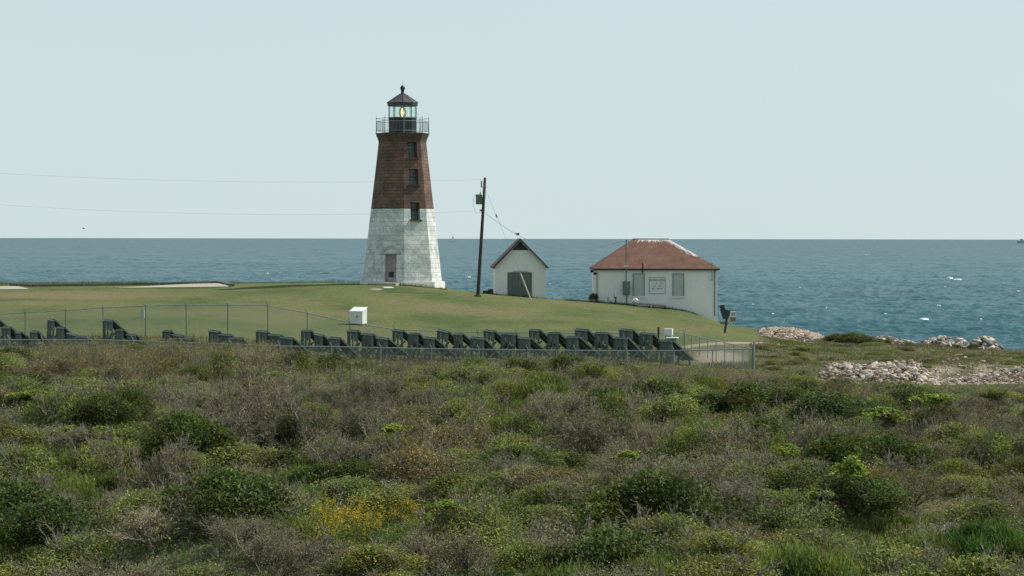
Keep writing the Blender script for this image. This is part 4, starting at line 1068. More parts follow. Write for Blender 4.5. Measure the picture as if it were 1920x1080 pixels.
for r_, nm in enumerate(('row by the far fence', 'middle row', 'row by the near fence')):
    for i, (x_, y_, d_) in enumerate(plan[r_]):
        rack_copy(at(x_, y_, d_), '%s tilted dark solar rack from the left in the %s' % (ordn[i], nm))
for i, (x_, y_, d_) in enumerate(left[3]):
    rack_copy(at(x_, y_, d_), ['lowest dark solar rack at the far left of the enclosure', 'lowest of the four solar racks stepping down second from the left edge'][i])

# white cabinet and low grey box at the right end of the racks; dark post beside them
q_ = at(1252.5, 640, 141.0); g = Hs(q_.x, q_.y); zt_ = at(1252.5, 616.5, 141).z
wc = empty('white_cabinet', (q_.x, 141.0, g), math.radians(-12)); tag(wc, 'white upright cabinet on legs behind the last solar racks', 'cabinet')
MB().box((-0.23, -0.05, zt_ - g - 0.36), (0.23, 0.35, zt_ - g)).build('body', M['white_paint'], wc, False, 0.015)
for sx_ in (-0.19, 0.19):
    for sy_ in (0.0, 0.30): MB().box((sx_ - 0.035, sy_ - 0.035, -0.2), (sx_ + 0.035, sy_ + 0.035, zt_ - g - 0.363)).build('leg', M['white_paint'], wc)
MB().box((-0.15, 0.02, zt_ - g - 0.60), (0.15, 0.28, zt_ - g - 0.42)).build('control_unit', M['grey_metal'], wc)
q_ = at(1260, 646, 139.0); g = Hs(q_.x, q_.y); zt_ = at(1260, 632.5, 139).z
lc = empty('battery_box', (q_.x, 139.0, g), math.radians(-8)); tag(lc, 'low grey box with a white lid before the white cabinet', 'box')
MB().box((-0.26, -0.2, -0.2), (0.22, 0.22, zt_ - g - 0.06)).build('body', M['grey_metal'], lc)
MB().box((-0.32, -0.28, zt_ - g - 0.057), (0.34, 0.28, zt_ - g)).build('lid', M['white_paint'], lc, False, 0.01)
q_ = at(1234.5, 640, 140.0); g = Hs(q_.x, q_.y); zt_ = at(1234.5, 614.5, 140).z
tag(MB().box((q_.x - 0.05, 140, g - 0.2), (q_.x + 0.05, 140.1, zt_)).box((q_.x - 0.06, 139.99, zt_ + .002), (q_.x + 0.06, 140.11, zt_ + 0.03)).build('timber_post', M['wood']), 'dark square timber post left of the white cabinet', 'post')

# ------------------------------------------------------------------ ships on the horizon
q_ = at(849, 447, 6000.0)
sb_ = empty('sailing_ship', (q_.x, 6000, 0.0)); tag(sb_, 'tiny pale sailing vessel on the horizon right of the lighthouse', 'ship')
hb = MB(); hb.poly([(-9, -2, 0), (8, -2, 0), (11, -2, 4.5), (-10, -2, 3.5)]); hb.poly([(-10, 2, 3.5), (11, 2, 4.5), (8, 2, 0), (-9, 2, 0)]); hb.poly([(-10, -2, 3.5), (11, -2, 4.5), (11, 2, 4.5), (-10, 2, 3.5)]); hb.poly([(-9, 2, 0), (-9, -2, 0), (-10, -2, 3.5), (-10, 2, 3.5)]); hb.poly([(8, -2, 0), (8, 2, 0), (11, 2, 4.5), (11, -2, 4.5)])
hb.build('hull', M['ship'], sb_)
MB().tube([(0, 0, 3.5), (0, 0, 18)], 0.35, 6).build('mast', M['ship'], sb_)
for pts in ([(0.4, 0, 6), (0.4, 0, 17.5), (3.0, 0.6, 6)], [(-0.4, 0, 6), (-2.4, 0.6, 6), (-0.4, 0, 15)]): MB().poly(pts).poly([Vector(q) + Vector((0, .1, 0)) for q in pts[::-1]]).build('sail', M['ship'], sb_)
q_ = at(1921, 447, 6000.0)
sc_ = empty('cargo_ship', (q_.x, 6000, 0)); tag(sc_, 'small grey ship on the horizon at the right edge', 'ship')
MB().poly([(-15, -4, 0), (20, -4, 0), (24, -4, 6), (-18, -4, 5)]).poly([(-18, 4, 5), (24, 4, 6), (20, 4, 0), (-15, 4, 0)]).poly([(-18, -4, 5), (24, -4, 6), (24, 4, 6), (-18, 4, 5)]).poly([(-15, 4, 0), (-15, -4, 0), (-18, -4, 5), (-18, 4, 5)]).build('hull', M['ship2'], sc_)
MB().box((-10, -3, 5.1), (-5, 3, 9.5)).box((-9, -1, 9.6), (-7, 1, 11)).build('wheelhouse', M['ship2'], sc_)
MB().tube([(10, 0, 5.8), (10, 0, 10)], 0.3, 6).build('mast', M['ship2'], sc_)

# ------------------------------------------------------------------ boulders
def rock_mesh(seed, flat):
    r = np.random.default_rng(seed); bm = bmesh.new(); bmesh.ops.create_icosphere(bm, subdivisions=3, radius=1)
    co = np.array([v.co[:] for v in bm.verts])
    for _ in range(17):                              # chop planes for broken faces
        n_ = r.normal(size=3); n_ /= np.linalg.norm(n_); dlim = r.uniform(0.5, 0.82)
        d_ = co @ n_; ex = np.clip(d_ - dlim, 0, None); co -= np.outer(ex, n_)
    k = r.normal(size=(5, 3)) * 3.2; ph_ = r.uniform(0, 6, 5)
    co *= (1 + 0.012 * sum(np.sin(co @ k[i] + ph_[i]) for i in range(5)))[:, None]
    co *= np.array([1.0, r.uniform(.65, .95), flat])
    for v, c_ in zip(bm.verts, co): v.co = c_
    f_ = np.array([[l.index for l in f.verts] for f in bm.faces]); bm.free()
    return co, f_
rocks_np = [rock_mesh(i, rng.uniform(.5, .8)) for i in range(9)]
rock_me = [np_mesh('boulder', c_, [f_], M['rock'], {'tint': np.ones((len(c_), 4))}) for c_, f_ in rocks_np]
rock_dk = [np_mesh('boulder', c_, [f_], M['rock_dark']) for c_, f_ in rocks_np[:4]]
SMALL = {'V': [], 'F': [], 'T': [], 'o': 0}
def small_rock(x, y, z, r):
    c_, f_ = rocks_np[rng.integers(9)]; a = rng.uniform(0, 6.28); ca, sa = math.cos(a), math.sin(a)
    co = c_ @ np.array([[ca, -sa, 0], [sa, ca, 0], [0, 0, 1]]) * r + np.array([x, y, z])
    SMALL['V'].append(co); SMALL['F'].append(f_ + SMALL['o']); SMALL['o'] += len(co)
    SMALL['T'].append(np.tile(np.append(rng.uniform(.65, 1.25) * np.array([1, rng.uniform(.93, 1), rng.uniform(.85, 1)]), 1), (len(co), 1)))
nb = 0
def pile(prof, dc, dw, nbig, nsmall, rbig, rsm, label, group, dark=0.0, base=None):
    """prof: list of (px, py of the crest); heap ridge at distance dc, half depth dw"""
    global nb
    pxs = [p[0] for p in prof]
    for i in range(nbig + nsmall):
        big = i < nbig
        px = rng.uniform(pxs[0], pxs[-1]); t = abs(rng.normal(0, .5)) if rng.random() < .8 else -abs(rng.normal(0, .4)); t = float(np.clip(t, -1, 1))
        d = dc - t * dw; x = (px - 960) / F * d; g = Hs(x, d)
        top = at(px, np.interp(px, pxs, [p[1] for p in prof]), dc).z
        hh = max(0.0, top - Hs((px - 960) / F * dc, dc)) * (1 - abs(t)) ** 0.8
        r = rng.uniform(*(rbig if big else rsm)); z = g + max(hh - r * .45, r * .1) * (1 if big or rng.random() < .6 else rng.uniform(.1, 1))
        if big:
            dk = rng.random() < dark
            o = link('boulder', (rock_dk if dk else rock_me)[rng.integers(4 if dk else 9)], (x, d, z), rng.uniform(0, 6.28), r)
            o.rotation_euler = (rng.normal(0, .25), rng.normal(0, .25), rng.uniform(0, 6.28))
            tag(o, ('dark grey ' if dk else 'pale beige ') + label, 'boulder', group + (' (dark)' if dk else '')); nb += 1
        else: small_rock(x, d, z, r)
pile([(1540, 690), (1552, 681), (1580, 677), (1610, 682), (1640, 680), (1672, 676), (1700, 675), (1712, 672), (1735, 690), (1762, 712)], 121, 4.0, 120, 560, (.19, .40), (.08, .2), 'boulder in the large heap beyond the scrub', 'boulders in the large heap', .06)
pile([(1755, 714), (1800, 705), (1850, 698), (1880, 690), (1920, 684), (1990, 680)], 121, 4.0, 44, 460, (.17, .3), (.06, .15), 'boulder in the rubble bank at the right edge', 'boulders in the right rubble bank', .04)
pile([(1424, 624), (1440, 613), (1465, 612), (1500, 616), (1545, 628)], 171, 9.0, 46, 1100, (.2, .34), (.08, .2), 'boulder in the shore bank beyond the lawn end', 'boulders in the shore bank', .04)
pile([(1645, 628), (1670, 629), (1700, 637), (1725, 643)], 170, 2.2, 14, 110, (.2, .36), (.09, .2), 'boulder on the shore right of the dark thicket', 'boulders right of the thicket', .05)
pile([(1722, 650), (1742, 635), (1760, 630), (1790, 630), (1815, 635), (1822, 648)], 163, 2.2, 44, 90, (.28, .55), (.12, .25), 'boulder in the left of the two seaside mounds', 'boulders of the left mound', .5)
pile([(1820, 646), (1833, 633), (1848, 627), (1862, 632), (1874, 650)], 162, 1.8, 30, 60, (.28, .55), (.12, .25), 'boulder in the right of the two seaside mounds', 'boulders of the right mound', .5)
for (px, d) in [(1742, 150), (1762, 152), (1800, 148), (1830, 151), (1885, 152), (1900, 146), (1840, 140), (1770, 138), (1690, 128), (1360, 117), (1400, 116), (1340, 116.5), (1860, 134), (1815, 133), (1790, 141), (1425, 151), (1450, 152), (1465, 152.5)]:
    for k in range(3):
        x = (px + rng.uniform(-9, 9) - 960) / F * d; small_rock(x, d + rng.uniform(-1, 1), Hs(x, d) + .05, rng.uniform(.1, .26))
for i in range(260):
    px = rng.uniform(1700, 1935); d = rng.uniform(115, 139); x = (px - 960) / F * d; small_rock(x, d, Hs(x, d) + .02, rng.uniform(.05, .15))
me = np_mesh('rubble', np.concatenate(SMALL['V']), [np.concatenate(SMALL['F'])], M['rock'], {'tint': np.concatenate(SMALL['T'])})
tag(link('rubble', me), 'small pale stones and gravel strewn between the boulders along the shore', 'rubble', kind='stuff')

# ------------------------------------------------------------------ plants
def frames(n, r, upbias=0.4):
    d = r.normal(size=(n, 3)); d[:, 2] = np.abs(d[:, 2]) * 0.8 + upbias * 1.7; d[:, 0] += .25; d /= np.linalg.norm(d, axis=1)[:, None]
    t = r.normal(size=(n, 3)); t -= (t * d).sum(1)[:, None] * d; t /= np.linalg.norm(t, axis=1)[:, None]
    return d, t, np.cross(d, t)
def leaves(C, size, r, asp=0.5, upbias=0.4, bend=0.15):
    """one folded diamond leaf per centre"""
    n = len(C); d, t, s = frames(n, r, upbias); L = (size * r.uniform(.6, 1.3, n))[:, None]
    V = np.stack([C - t * L * .5, C + s * L * asp * .5 + d * L * bend, C + t * L * .5, C - s * L * asp * .5 + d * L * bend], 1)
    f = np.arange(n * 4).reshape(n, 4)
    return V.reshape(-1, 3), np.concatenate([f[:, [0, 1, 2]], f[:, [0, 2, 3]]])
def blades(B, T, wd, r):
    """thin triangle from base to tip"""
    n = len(B); a = r.uniform(0, 6.28, n); s = np.stack([np.cos(a), np.sin(a), 0 * a], 1) * np.asarray(wd).reshape(-1, 1) * .5
    V = np.stack([B - s, B + s, T], 1).reshape(-1, 3); return V, np.arange(n * 3).reshape(n, 3)
def prisms(A, B, ra, rb, r):
    n = len(A); d = B - A; d /= np.linalg.norm(d, axis=1)[:, None] + 1e-9
    u = np.where(np.abs(d[:, 2:3]) > .9, np.array([[1., 0, 0]]), np.array([[0, 0, 1.]])); x = np.cross(d, u); x /= np.linalg.norm(x, axis=1)[:, None]; y = np.cross(d, x)
    V = []
    for P, rr in ((A, ra), (B, rb)):
        for k in range(3):
            a = 2.094 * k; V.append(P + (x * math.cos(a) + y * math.sin(a)) * np.asarray(rr).reshape(-1, 1))
    V = np.stack(V, 1).reshape(-1, 3); o = np.arange(n)[:, None] * 6
    F_ = np.concatenate([o + np.array([[k, (k + 1) % 3, 3 + (k + 1) % 3, 3 + k]]) for k in range(3)])
    return V, F_
def twig_tree(r, rad, hgt, n0=12, br=(6, 6, 5), lean=0.9, thick=1.0, droop=0.0):
    """bare branching stems; returns vertex, face arrays and tips"""
    a = r.uniform(0, 6.28, n0); sp = r.uniform(.1, 1, n0) ** .7
    B = np.stack([np.cos(a) * .12 * rad, np.sin(a) * .12 * rad, 0 * a], 1)
    D = np.stack([np.cos(a) * sp * rad * lean, np.sin(a) * sp * rad * lean, hgt * (1.0 - .45 * sp ** 2)], 1)
    L = np.linalg.norm(D, axis=1) * r.uniform(.55, .8, n0); D /= np.linalg.norm(D, axis=1)[:, None]
    rads = [0.020, 0.011, 0.0070, 0.0045]; Vs, Fs, Ts, o = [], [], [], 0
    for lv in range(4):
        mid = B + D * (L * .5)[:, None] + r.normal(size=B.shape) * (L * .07)[:, None]; E = B + D * L[:, None] + r.normal(size=B.shape) * (L * .09)[:, None]
        E[:, 2] = np.maximum(E[:, 2], .05)
        for P, Q, k0, k1 in ((B, mid, 1.0, .8), (mid, E, .8, .45)):
            V, f = prisms(P, Q, np.full(len(P), rads[lv] * k0 * thick), np.full(len(P), rads[lv] * k1 * thick), r); Vs.append(V); Fs.append(f + o); o += len(V)
            Ts.append(np.repeat(r.uniform(.6, 1.35, len(P)), 6))
        tips = E
        if lv == 3: break
        k = br[lv]; n = len(B); t = r.uniform(.3, 1, (n, k, 1))
        S = np.where(t < .5, B[:, None] + (mid - B)[:, None] * t * 2, mid[:, None] + (E - mid)[:, None] * (t - .5) * 2).reshape(-1, 3)
        nd = np.repeat(D, k, 0) + r.normal(size=(n * k, 3)) * .55 + np.array([0, 0, .25 - droop]); nd /= np.linalg.norm(nd, axis=1)[:, None]
        L = np.repeat(L, k) * r.uniform(.38, .62, n * k); B, D = S, nd
    T = np.concatenate(Ts)
    return np.concatenate(Vs), np.concatenate(Fs), np.stack([T, T, T, np.ones_like(T)], 1), tips
def crown_points(r, rad, hgt, n, lobes, fill=.25):
    P = []; cl = []
    Lc = []
    for i in range(lobes):
        a = r.uniform(0, 6.28); q_ = r.uniform(0, .72) ** .8 * rad; lr = r.uniform(.18, .44) * rad
        zz = hgt * (1 - .55 * (q_ / rad) ** 2) - lr * .75; Lc.append((q_ * math.cos(a), q_ * math.sin(a), max(zz, lr * .35), lr))
    Lc = np.array(Lc); w_ = Lc[:, 3] ** 2; pick = r.choice(lobes, n, p=w_ / w_.sum())
    d = r.normal(size=(n, 3)); d[:, 2] += .35; d /= np.linalg.norm(d, axis=1)[:, None]
    rr = np.where(r.random(n) < fill, r.uniform(.3, .85, n), r.normal(.96, .15, n)); rr = np.where(r.random(n) < .05, rr * r.uniform(1.0, 1.35, n), rr)
    C = Lc[pick, :3] + d * (Lc[pick, 3] * rr)[:, None] * np.array([1, 1, .85])
    k = C[:, 2] > .04; return C[k], pick[k]
def col(r, pick, n, spread=.29, lobe=.22, hue=.16):
    lob = r.normal(1, lobe, pick.max() + 1); t = lob[pick] * r.normal(1, spread, n).clip(.3, 2.2); t = np.where(r.random(n) < .02, t * 1.8, t).clip(.3, 3.0)  # a few leaves tinted brighter as painted glints of light
    h = r.normal(0, hue, n) + r.normal(0, .10, pick.max() + 1)[pick]
    h = h.clip(-.12, .5)
    return np.stack([t * (1 + h), t, t * (1 - .5 * h), np.ones(n)], 1)
def leafy_proto(seed, rad, hgt, n, size, asp, mat, lobes=9, upbias=.4, fill=.25, stems=True, twiggy=0, lobe=.2, spread=.32):
    """a shrub = foliage mesh + stems mesh"""
    r = np.random.default_rng(seed); C, pick = crown_points(r, rad, hgt, n, lobes, fill)
    V, f = leaves(C, size, r, asp, upbias); T = np.repeat(col(r, pick, len(C), spread, lobe), 4, 0)
    me = np_mesh('foliage', V, [f], mat, {'tint': T})
    Vt, Ft, Tt, tips = twig_tree(r, rad * (1.02 if twiggy else .95), hgt * (1.12 if twiggy else .92), 9, (4, 4, 2 + twiggy))
    st = np_mesh('stems', Vt, [Ft], M['stem' if not twiggy else 'twig'], {'tint': Tt})
    return me, st
def twig_proto(seed, rad, hgt, n0, br, leafn=0, leafmat=None, thick=1.0, lean=.9):
    r = np.random.default_rng(seed); V, f, T, tips = twig_tree(r, rad, hgt, n0, br, lean, thick)
    st = np_mesh('branches', V, [f], M['twig'], {'tint': T}); me = None
    if leafn:
        C = tips[r.integers(0, len(tips), leafn)] + r.normal(size=(leafn, 3)) * .06
        Vl, fl = leaves(C, .055, r, .5); Tl = np.repeat(col(r, np.zeros(leafn, int), leafn), 4, 0)
        me = np_mesh('foliage', Vl, [fl], leafmat or M['L_olive'], {'tint': Tl})
    return me, st
def fine_proto(seed, rad, hgt, n, mat, stemd=.6, blade=.16, wd=.012):
    """upright fine-leaved plant (groundsel / weeds): sheaves of small upward blades"""
    r = np.random.default_rng(seed); C, pick = crown_points(r, rad, hgt, n, 14, .3)
    T_ = C + np.stack([r.normal(0, .35, len(C)), r.normal(0, .35, len(C)), r.uniform(.5, 1.1, len(C))], 1) * blade
    V, f = blades(C, T_, r.uniform(.7, 1.4, len(C)) * wd * 2, r); T = np.repeat(col(r, pick, len(C), .3, .2), 3, 0)
    me = np_mesh('foliage', V, [f], mat, {'tint': T})
    Vt, Ft, Tt, tips = twig_tree(r, rad * .8, hgt * .95, 12, (3, 3, 2), .8)
    return me, np_mesh('stems', Vt, [Ft], M['stem'], {'tint': Tt})

def vine_proto(seed):
    """loose trailing shoots with big pale leaves"""
    r = np.random.default_rng(seed); n = 42; P = []
    for i in range(n):
        a = r.uniform(0, 6.28); L = r.uniform(.3, 1.15); m = max(4, int(L * 34)); t = np.linspace(0, 1, m)
        bx = r.normal(0, .3); by = r.normal(0, .25); h0 = r.uniform(-.1, .35)
        P.append(np.stack([bx + np.cos(a + t * .8) * L * t, by + np.sin(a + t * .8) * L * t * .8, h0 + .5 * L * np.sin(t * 2.6) * r.uniform(.1, .8)], 1) + r.normal(0, .035, (m, 3)))
    C = np.concatenate(P); V, f = leaves(C, .135, r, .8, .5); k = np.repeat(np.arange(n), [len(p) for p in P])
    me = np_mesh('foliage', V, [f], M['L_bright'], {'tint': np.repeat(col(r, k, len(C), .3, .25, .1), 4, 0)})
    A = np.concatenate([p[:-1] for p in P]); B = np.concatenate([p[1:] for p in P]); V, f = prisms(A, B, np.full(len(A), .006), np.full(len(A), .006), r)
    return me, np_mesh('shoots', V, [f], M['stem'], {'tint': np.ones((len(V), 4))})
KIND = {
 'dark':  [leafy_proto(100 + i, 1.25, 1.15, 7500, .085, .55, M['L_dark'], 15) for i in range(4)],
 'olive': [leafy_proto(120 + i, 1.2, 1.0, 7200, .062, .5, M['L_olive'], 20, .4, .35, True, 5, .3, .36) for i in range(4)],
 'brown': [leafy_proto(140 + i, 1.2, 0.95, 5200, .055, .5, M['L_brown'], 20, .3, .3, True, 5, .3, .36) for i in range(3)],
 'grey':  [twig_proto(160 + i, 1.3, 1.15, 16, (7, 6, 5), (700, 1900, 1200, 2400)[i], (M['L_olive'], M['L_brown'])[i % 2]) for i in range(4)],
 'bare':  [twig_proto(180 + i, 1.55, 1.6, 8, (6, 7, 7), 1300, M['L_brown'], 1.6, 1.0) for i in range(3)],
 'vine':  [vine_proto(200 + i) for i in range(3)],
 'fine':  [fine_proto(220 + i, 1.2, 1.1, 9500, M['L_fine']) for i in range(2)],
 'weed':  [fine_proto(240 + i, 1.1, .75, 5500, M['L_weed'], .6, .14, .014) for i in range(3)],
}
LBL = {'dark': ('leafy_shrub', 'dense dark green leafy shrub', 'leafy shrub'), 'olive': ('shrub', 'olive green shrub mixed with dry twigs', 'shrub'), 'brown': ('dry_shrub', 'reddish brown half dry shrub', 'dry shrub'),
       'grey': ('twiggy_shrub', 'grey twiggy nearly leafless shrub', 'twiggy shrub'), 'bare': ('bare_shrub', 'large bare shrub with pale crooked branches', 'bare shrub'),
       'vine': ('vine_clump', 'bright yellow green leafy vine clump', 'vine'), 'fine': ('fine_leaved_bush', 'bright green fine leaved bush', 'bush'), 'weed': ('weed_clump', 'light green upright weed clump', 'weeds')}
def zone(px, d):
    h = 'left' if px < 640 else ('centre' if px < 1280 else 'right')
    v = 'by the near fence' if d > 104 and px < 1420 else ('below the boulder heaps' if d > 98 and px >= 1420 else ('halfway down the scrub' if d > 78 else 'at the front of the scrub'))
    return '%s, %s' % (v, h)
TOPX = [0, 60, 100, 200, 300, 450, 520, 600, 700, 800, 860, 960, 1050, 1150, 1230, 1330, 1420, 1480, 1540, 1640, 1720, 1760, 1920]
TOPY = [650, 643, 640, 641, 635, 634, 645, 660, 670, 675, 671, 662, 662, 670, 680, 689, 692, 690, 692, 700, 716, 721, 718]
def top_limit(px): return np.interp(px, TOPX, TOPY)
placed = []
def plant(kind, x, y, sc, hs=1.0, label=None, group=None, cap=True, var=None):
    px, _ = proj(np.array([x, y, 3.0])); px = float(px)
    g = canopy(x, y) - .06 * sc if kind == 'vine' else Hs(x, y) - .05
    mes = KIND[kind][rng.integers(len(KIND[kind])) if var is None else var]
    hgt = max(v.co.z for v in mes[1].vertices) if kind in ('grey', 'bare') else None
    if cap:
        mxh = HG[id(mes)] * sc * hs
        ztop = at(px, top_limit(px), y).z
        allow = ztop - g
        if mxh > allow:
            if allow < .22: return None
            f_ = allow / mxh; hs *= f_
            hs *= rng.uniform(.75, 1.0)
            if f_ < .6: sc *= .85
    nm, lb, ct = LBL[kind]
    root = empty(nm, (x, y, g), rng.uniform(0, 6.28)); root.scale = (sc * rng.uniform(.8, 1.3), sc * rng.uniform(.8, 1.2), sc * hs)
    for i, m_ in enumerate(mes):
        if m_ is not None:
            o = bpy.data.objects.new(m_.name.split('.')[0], m_); COL.objects.link(o); o.parent = root
    tag(root, label or '%s %s' % (lb, zone(px, y)), ct, group or '%ss %s' % (lb, zone(px, y)))
    placed.append((x, y, sc)); heights.append((x, y, 1.15 * sc, HG[id(mes)] * sc * hs + g)); return root
heights = []
def canopy(x, y):
    """top of the growth already standing at x,y"""
    z = Hs(x, y) + .25
    for x0, y0, r_, h_ in heights:
        q_ = ((x - x0) ** 2 + (y - y0) ** 2) / (r_ * r_)
        if q_ < 1: z = max(z, h_ - (h_ - Hs(x, y)) * .75 * q_)
    return z
HG = {}
for k_, lst in KIND.items():
    for mm in lst:
        h_ = 0
        for m_ in mm:
            if m_ is not None:
                a_ = np.zeros(len(m_.vertices) * 3, np.float32); m_.vertices.foreach_get('co', a_); h_ = max(h_, np.percentile(a_[2::3], 99.5))
        HG[id(mm)] = float(h_)

# the distinct plants of the photograph: kind, px, py of the foot, scale, height factor, label; last two added to darken the hollow
FEAT = [
 ('fine', 1842, 1082, 1.0, 1.0, 'round bright green bush in the lower right corner'),
 ('dark', 612, 940, .85, 1.05, 'very dark shrub just above the yellow flowers'),
 ('dark', 670, 925, .8, 1.0, 'dark shrub up and right of the yellow flowers'),
 ('bare', 470, 850, 1.0, 1.15, 'bare shrub with pale crooked trunks over a dark hollow at mid left'),
 ('bare', 555, 845, .95, 1.15, 'bare shrub with forked pale trunks right of the dark hollow'),
 ('bare', 400, 845, 1.0, .95, 'bare shrub with many grey limbs left of the dark hollow'),
 ('bare', 330, 820, .95, .8, 'leaning bare shrub with silvery limbs at mid left'),
 ('grey', 640, 830, 1.1, 1.0, 'pale grey twiggy shrub right of the forked trunks'),
 ('dark', 195, 810, 1.0, 1.1, 'dark green shrub behind the yellow green vine at the left'),
 ('bare', 720, 800, .8, .8, 'silvery bare shrub at the middle of the scrub'),
 ('dark', 1035, 915, 1.15, .9, 'wide mid green shrub low in the centre'),
 ('dark', 1095, 935, 1.0, .8, 'mid green shrub on the lower right flank of the wide central one'),
 ('dark', 1235, 1025, 1.3, 1.2, 'big dark shrub at the bottom right of centre'),
 ('dark', 1310, 1030, 1.1, 1.15, 'dark shrub with tangled limbs right of the big one at the bottom'),
 ('dark', 1170, 1010, 1.0, 1.1, 'dark shrub left of the big one at the bottom'),
 ('dark', 1400, 800, 1.3, 1.1, 'wide dark olive shrub below the fence corner'),
 ('dark', 1330, 795, 1.1, .9, 'dark olive shrub left of the wide one below the fence corner'),
 ('dark', 1560, 810, 1.35, .9, 'wide dark shrub below the large boulder heap'),
 ('dark', 1500, 800, 1.1, .8, 'dark shrub between the two wide ones at the right'),
 ('dark', 1742, 800, 1.0, 1.0, 'compact dark shrub below the sandy patch at the right'),
 ('dark', 1500, 735, .8, .8, 'small dark shrub left of the large boulder heap'),
 ('dark', 1660, 900, 1.1, 1.0, 'glossy green shrub overgrown with vine at the right'),
 ('dark', 1580, 900, 1.1, 1.0, 'glossy green shrub left of the vine covered one'),
 ('dark', 1650, 945, .9, .9, 'dark shrub below the vine covered one'),
 ('dark', 1880, 860, .9, 1.0, 'dark shrub by the right edge halfway down'),
 ('dark', 100, 1065, 1.25, 1.1, 'big dark green shrub in the lower left corner'),
 ('dark', 25, 1000, 1.1, 1.1, 'green leafy shrub at the lower left edge'),
 ('dark', 60, 785, 1.1, .8, 'dark shrub at the left edge below the reeds'),
 ('dark', 790, 765, .95, .8, 'dark shrub below the solar racks left of centre'),
 ('dark', 930, 780, .9, .8, 'dark shrub below the solar racks in the centre'),
 ('dark', 1240, 735, .65, .7, 'small dark shrub under the last solar racks'),
 ('dark', 900, 990, 1.15, .9, 'dark green shrub low in the centre left of the pale twigs'),
 ('grey', 960, 1025, .9, .7, 'rounded half green twiggy mound at the bottom centre'),
 ('grey', 1010, 1065, 1.1, .6, 'low silver grey twig mass at the bottom centre'),
 ('grey', 510, 745, 1.1, .8, 'dark brownish twiggy mound below the left racks'),
 ('grey', 450, 750, 1.0, .75, 'brownish twiggy mound left of its dark neighbour'),
 ('vine', 190, 835, .9, .7, 'bright yellow green vine sprawling at the left'),
 ('vine', 130, 830, .7, .6, 'smaller yellow green vine left of the sprawling one'),
 ('vine', 265, 845, .5, .6, 'small yellow green vine right of the sprawling one'),
 ('vine', 252, 700, .35, 1.5, 'small yellow green sprig standing up at the upper left'),
 ('vine', 378, 775, .35, .9, 'small yellow green sprig on the grey branches'),
 ('vine', 515, 750, .4, .7, 'small yellow green sprig on the twiggy mound'),
 ('vine', 1590, 965, .7, 1.1, 'bright arching vine at the lower right'),
 ('vine', 1540, 975, .5, .7, 'small vine left of the arching one'),
 ('vine', 1440, 985, .55, .8, 'yellow green vine over grey twigs at the lower right'),
 ('vine', 1660, 850, .9, .8, 'yellow green vine over the glossy shrub at the right'),
 ('vine', 1760, 845, .8, .6, 'yellow green vine right of the glossy shrub'),
 ('vine', 1590, 770, .5, .7, 'yellow green sprigs on the dark shrub below the boulders'),
 ('vine', 735, 875, .45, .8, 'small yellow green sprig low left of centre'),
 ('vine', 1820, 830, .6, .6, 'yellow green vine patch near the right edge'),
 ('vine', 1625, 905, .6, .9, 'yellow green vine at the foot of the glossy shrubs'),
 ('vine', 60, 800, .6, .7, 'yellow green vine shoots near the left edge halfway down'),
 ('vine', 300, 775, .4, .8, 'thin yellow green vine shoots on grey branches right of the sprawling vine'),
 ('vine', 1480, 905, .6, .8, 'yellow green vine left of the glossy shrubs'),
 ('vine', 1710, 890, .6, .7, 'yellow green vine right below the glossy shrub'),
 ('vine', 1880, 790, .5, .7, 'yellow green vine shoots at the right edge below the rubble'),
 ('vine', 1060, 800, .4, .6, 'yellow green sprig above the wide central shrub'),
 ('vine', 1175, 955, .4, .7, 'yellow green sprig between the two big central shrubs'),
 ('vine', 930, 940, .4, .7, 'yellow green sprig left of the wide central shrub'),
 ('vine', 480, 985, .4, .6, 'yellow green sprig low at the left, left of the yellow flowers'),
 ('vine', 830, 1075, .5, .5, 'yellow green sprig at the bottom edge near the centre'),
 ('dark', 480, 838, .9, 1.0, 'added dark shrub making the shade of the hollow behind the pale trunks'),  # added behind the trunks to darken the hollow
 ('dark', 545, 833, .9, 1.0, 'added dark shrub making the shade at the back right of the hollow'),  # added as well, for the shade in the hollow
]
def bush_foot(px, py):
    p = ground_at(px, py, 45, 125); return p
def place_feature(kd, px, py, sc, hs, lb):
    p = bush_foot(px, py); plant(kd, p.x, p.y, sc, hs, lb, 'landmark plants of the scrub', kd != 'vine')
for f_ in FEAT:
    if f_[0] != 'vine': place_feature(*f_)
# dark thicket by the sea
for i, (px, s_, h_) in enumerate(((1550, .62, .8), (1572, .75, .95), (1598, .85, .95), (1625, .75, .9), (1652, .6, .8))):
    p = gp(px, 163.5); plant(('olive', 'dark', 'dark', 'olive', 'dark')[i], p.x, p.y, s_ * 1.25, h_ * .72, '%s shrub from the left in the thicket before the sea' % ordn[i], 'shrubs of the seaside thicket', False)
for i, (px, s_) in enumerate(((1778, .22), (1796, .25), (1828, .35))):
    p = gp(px, 160.3); plant('dark', p.x, p.y, s_, 1.0, '%s small shrub from the left at the foot of the seaside mounds' % ordn[i], 'shrubs by the seaside mounds', False)
p = gp(1113, 194.2); plant('dark', p.x, p.y, .32, 2.0, 'small dark upright shrub at the left corner of the hip roofed building', 'landmark plants of the scrub', False)
p = gp(1395, 124.6); plant('dark', p.x, p.y, .5, .6, 'low dark shrub at the foot of the fence corner', 'landmark plants of the scrub', False)

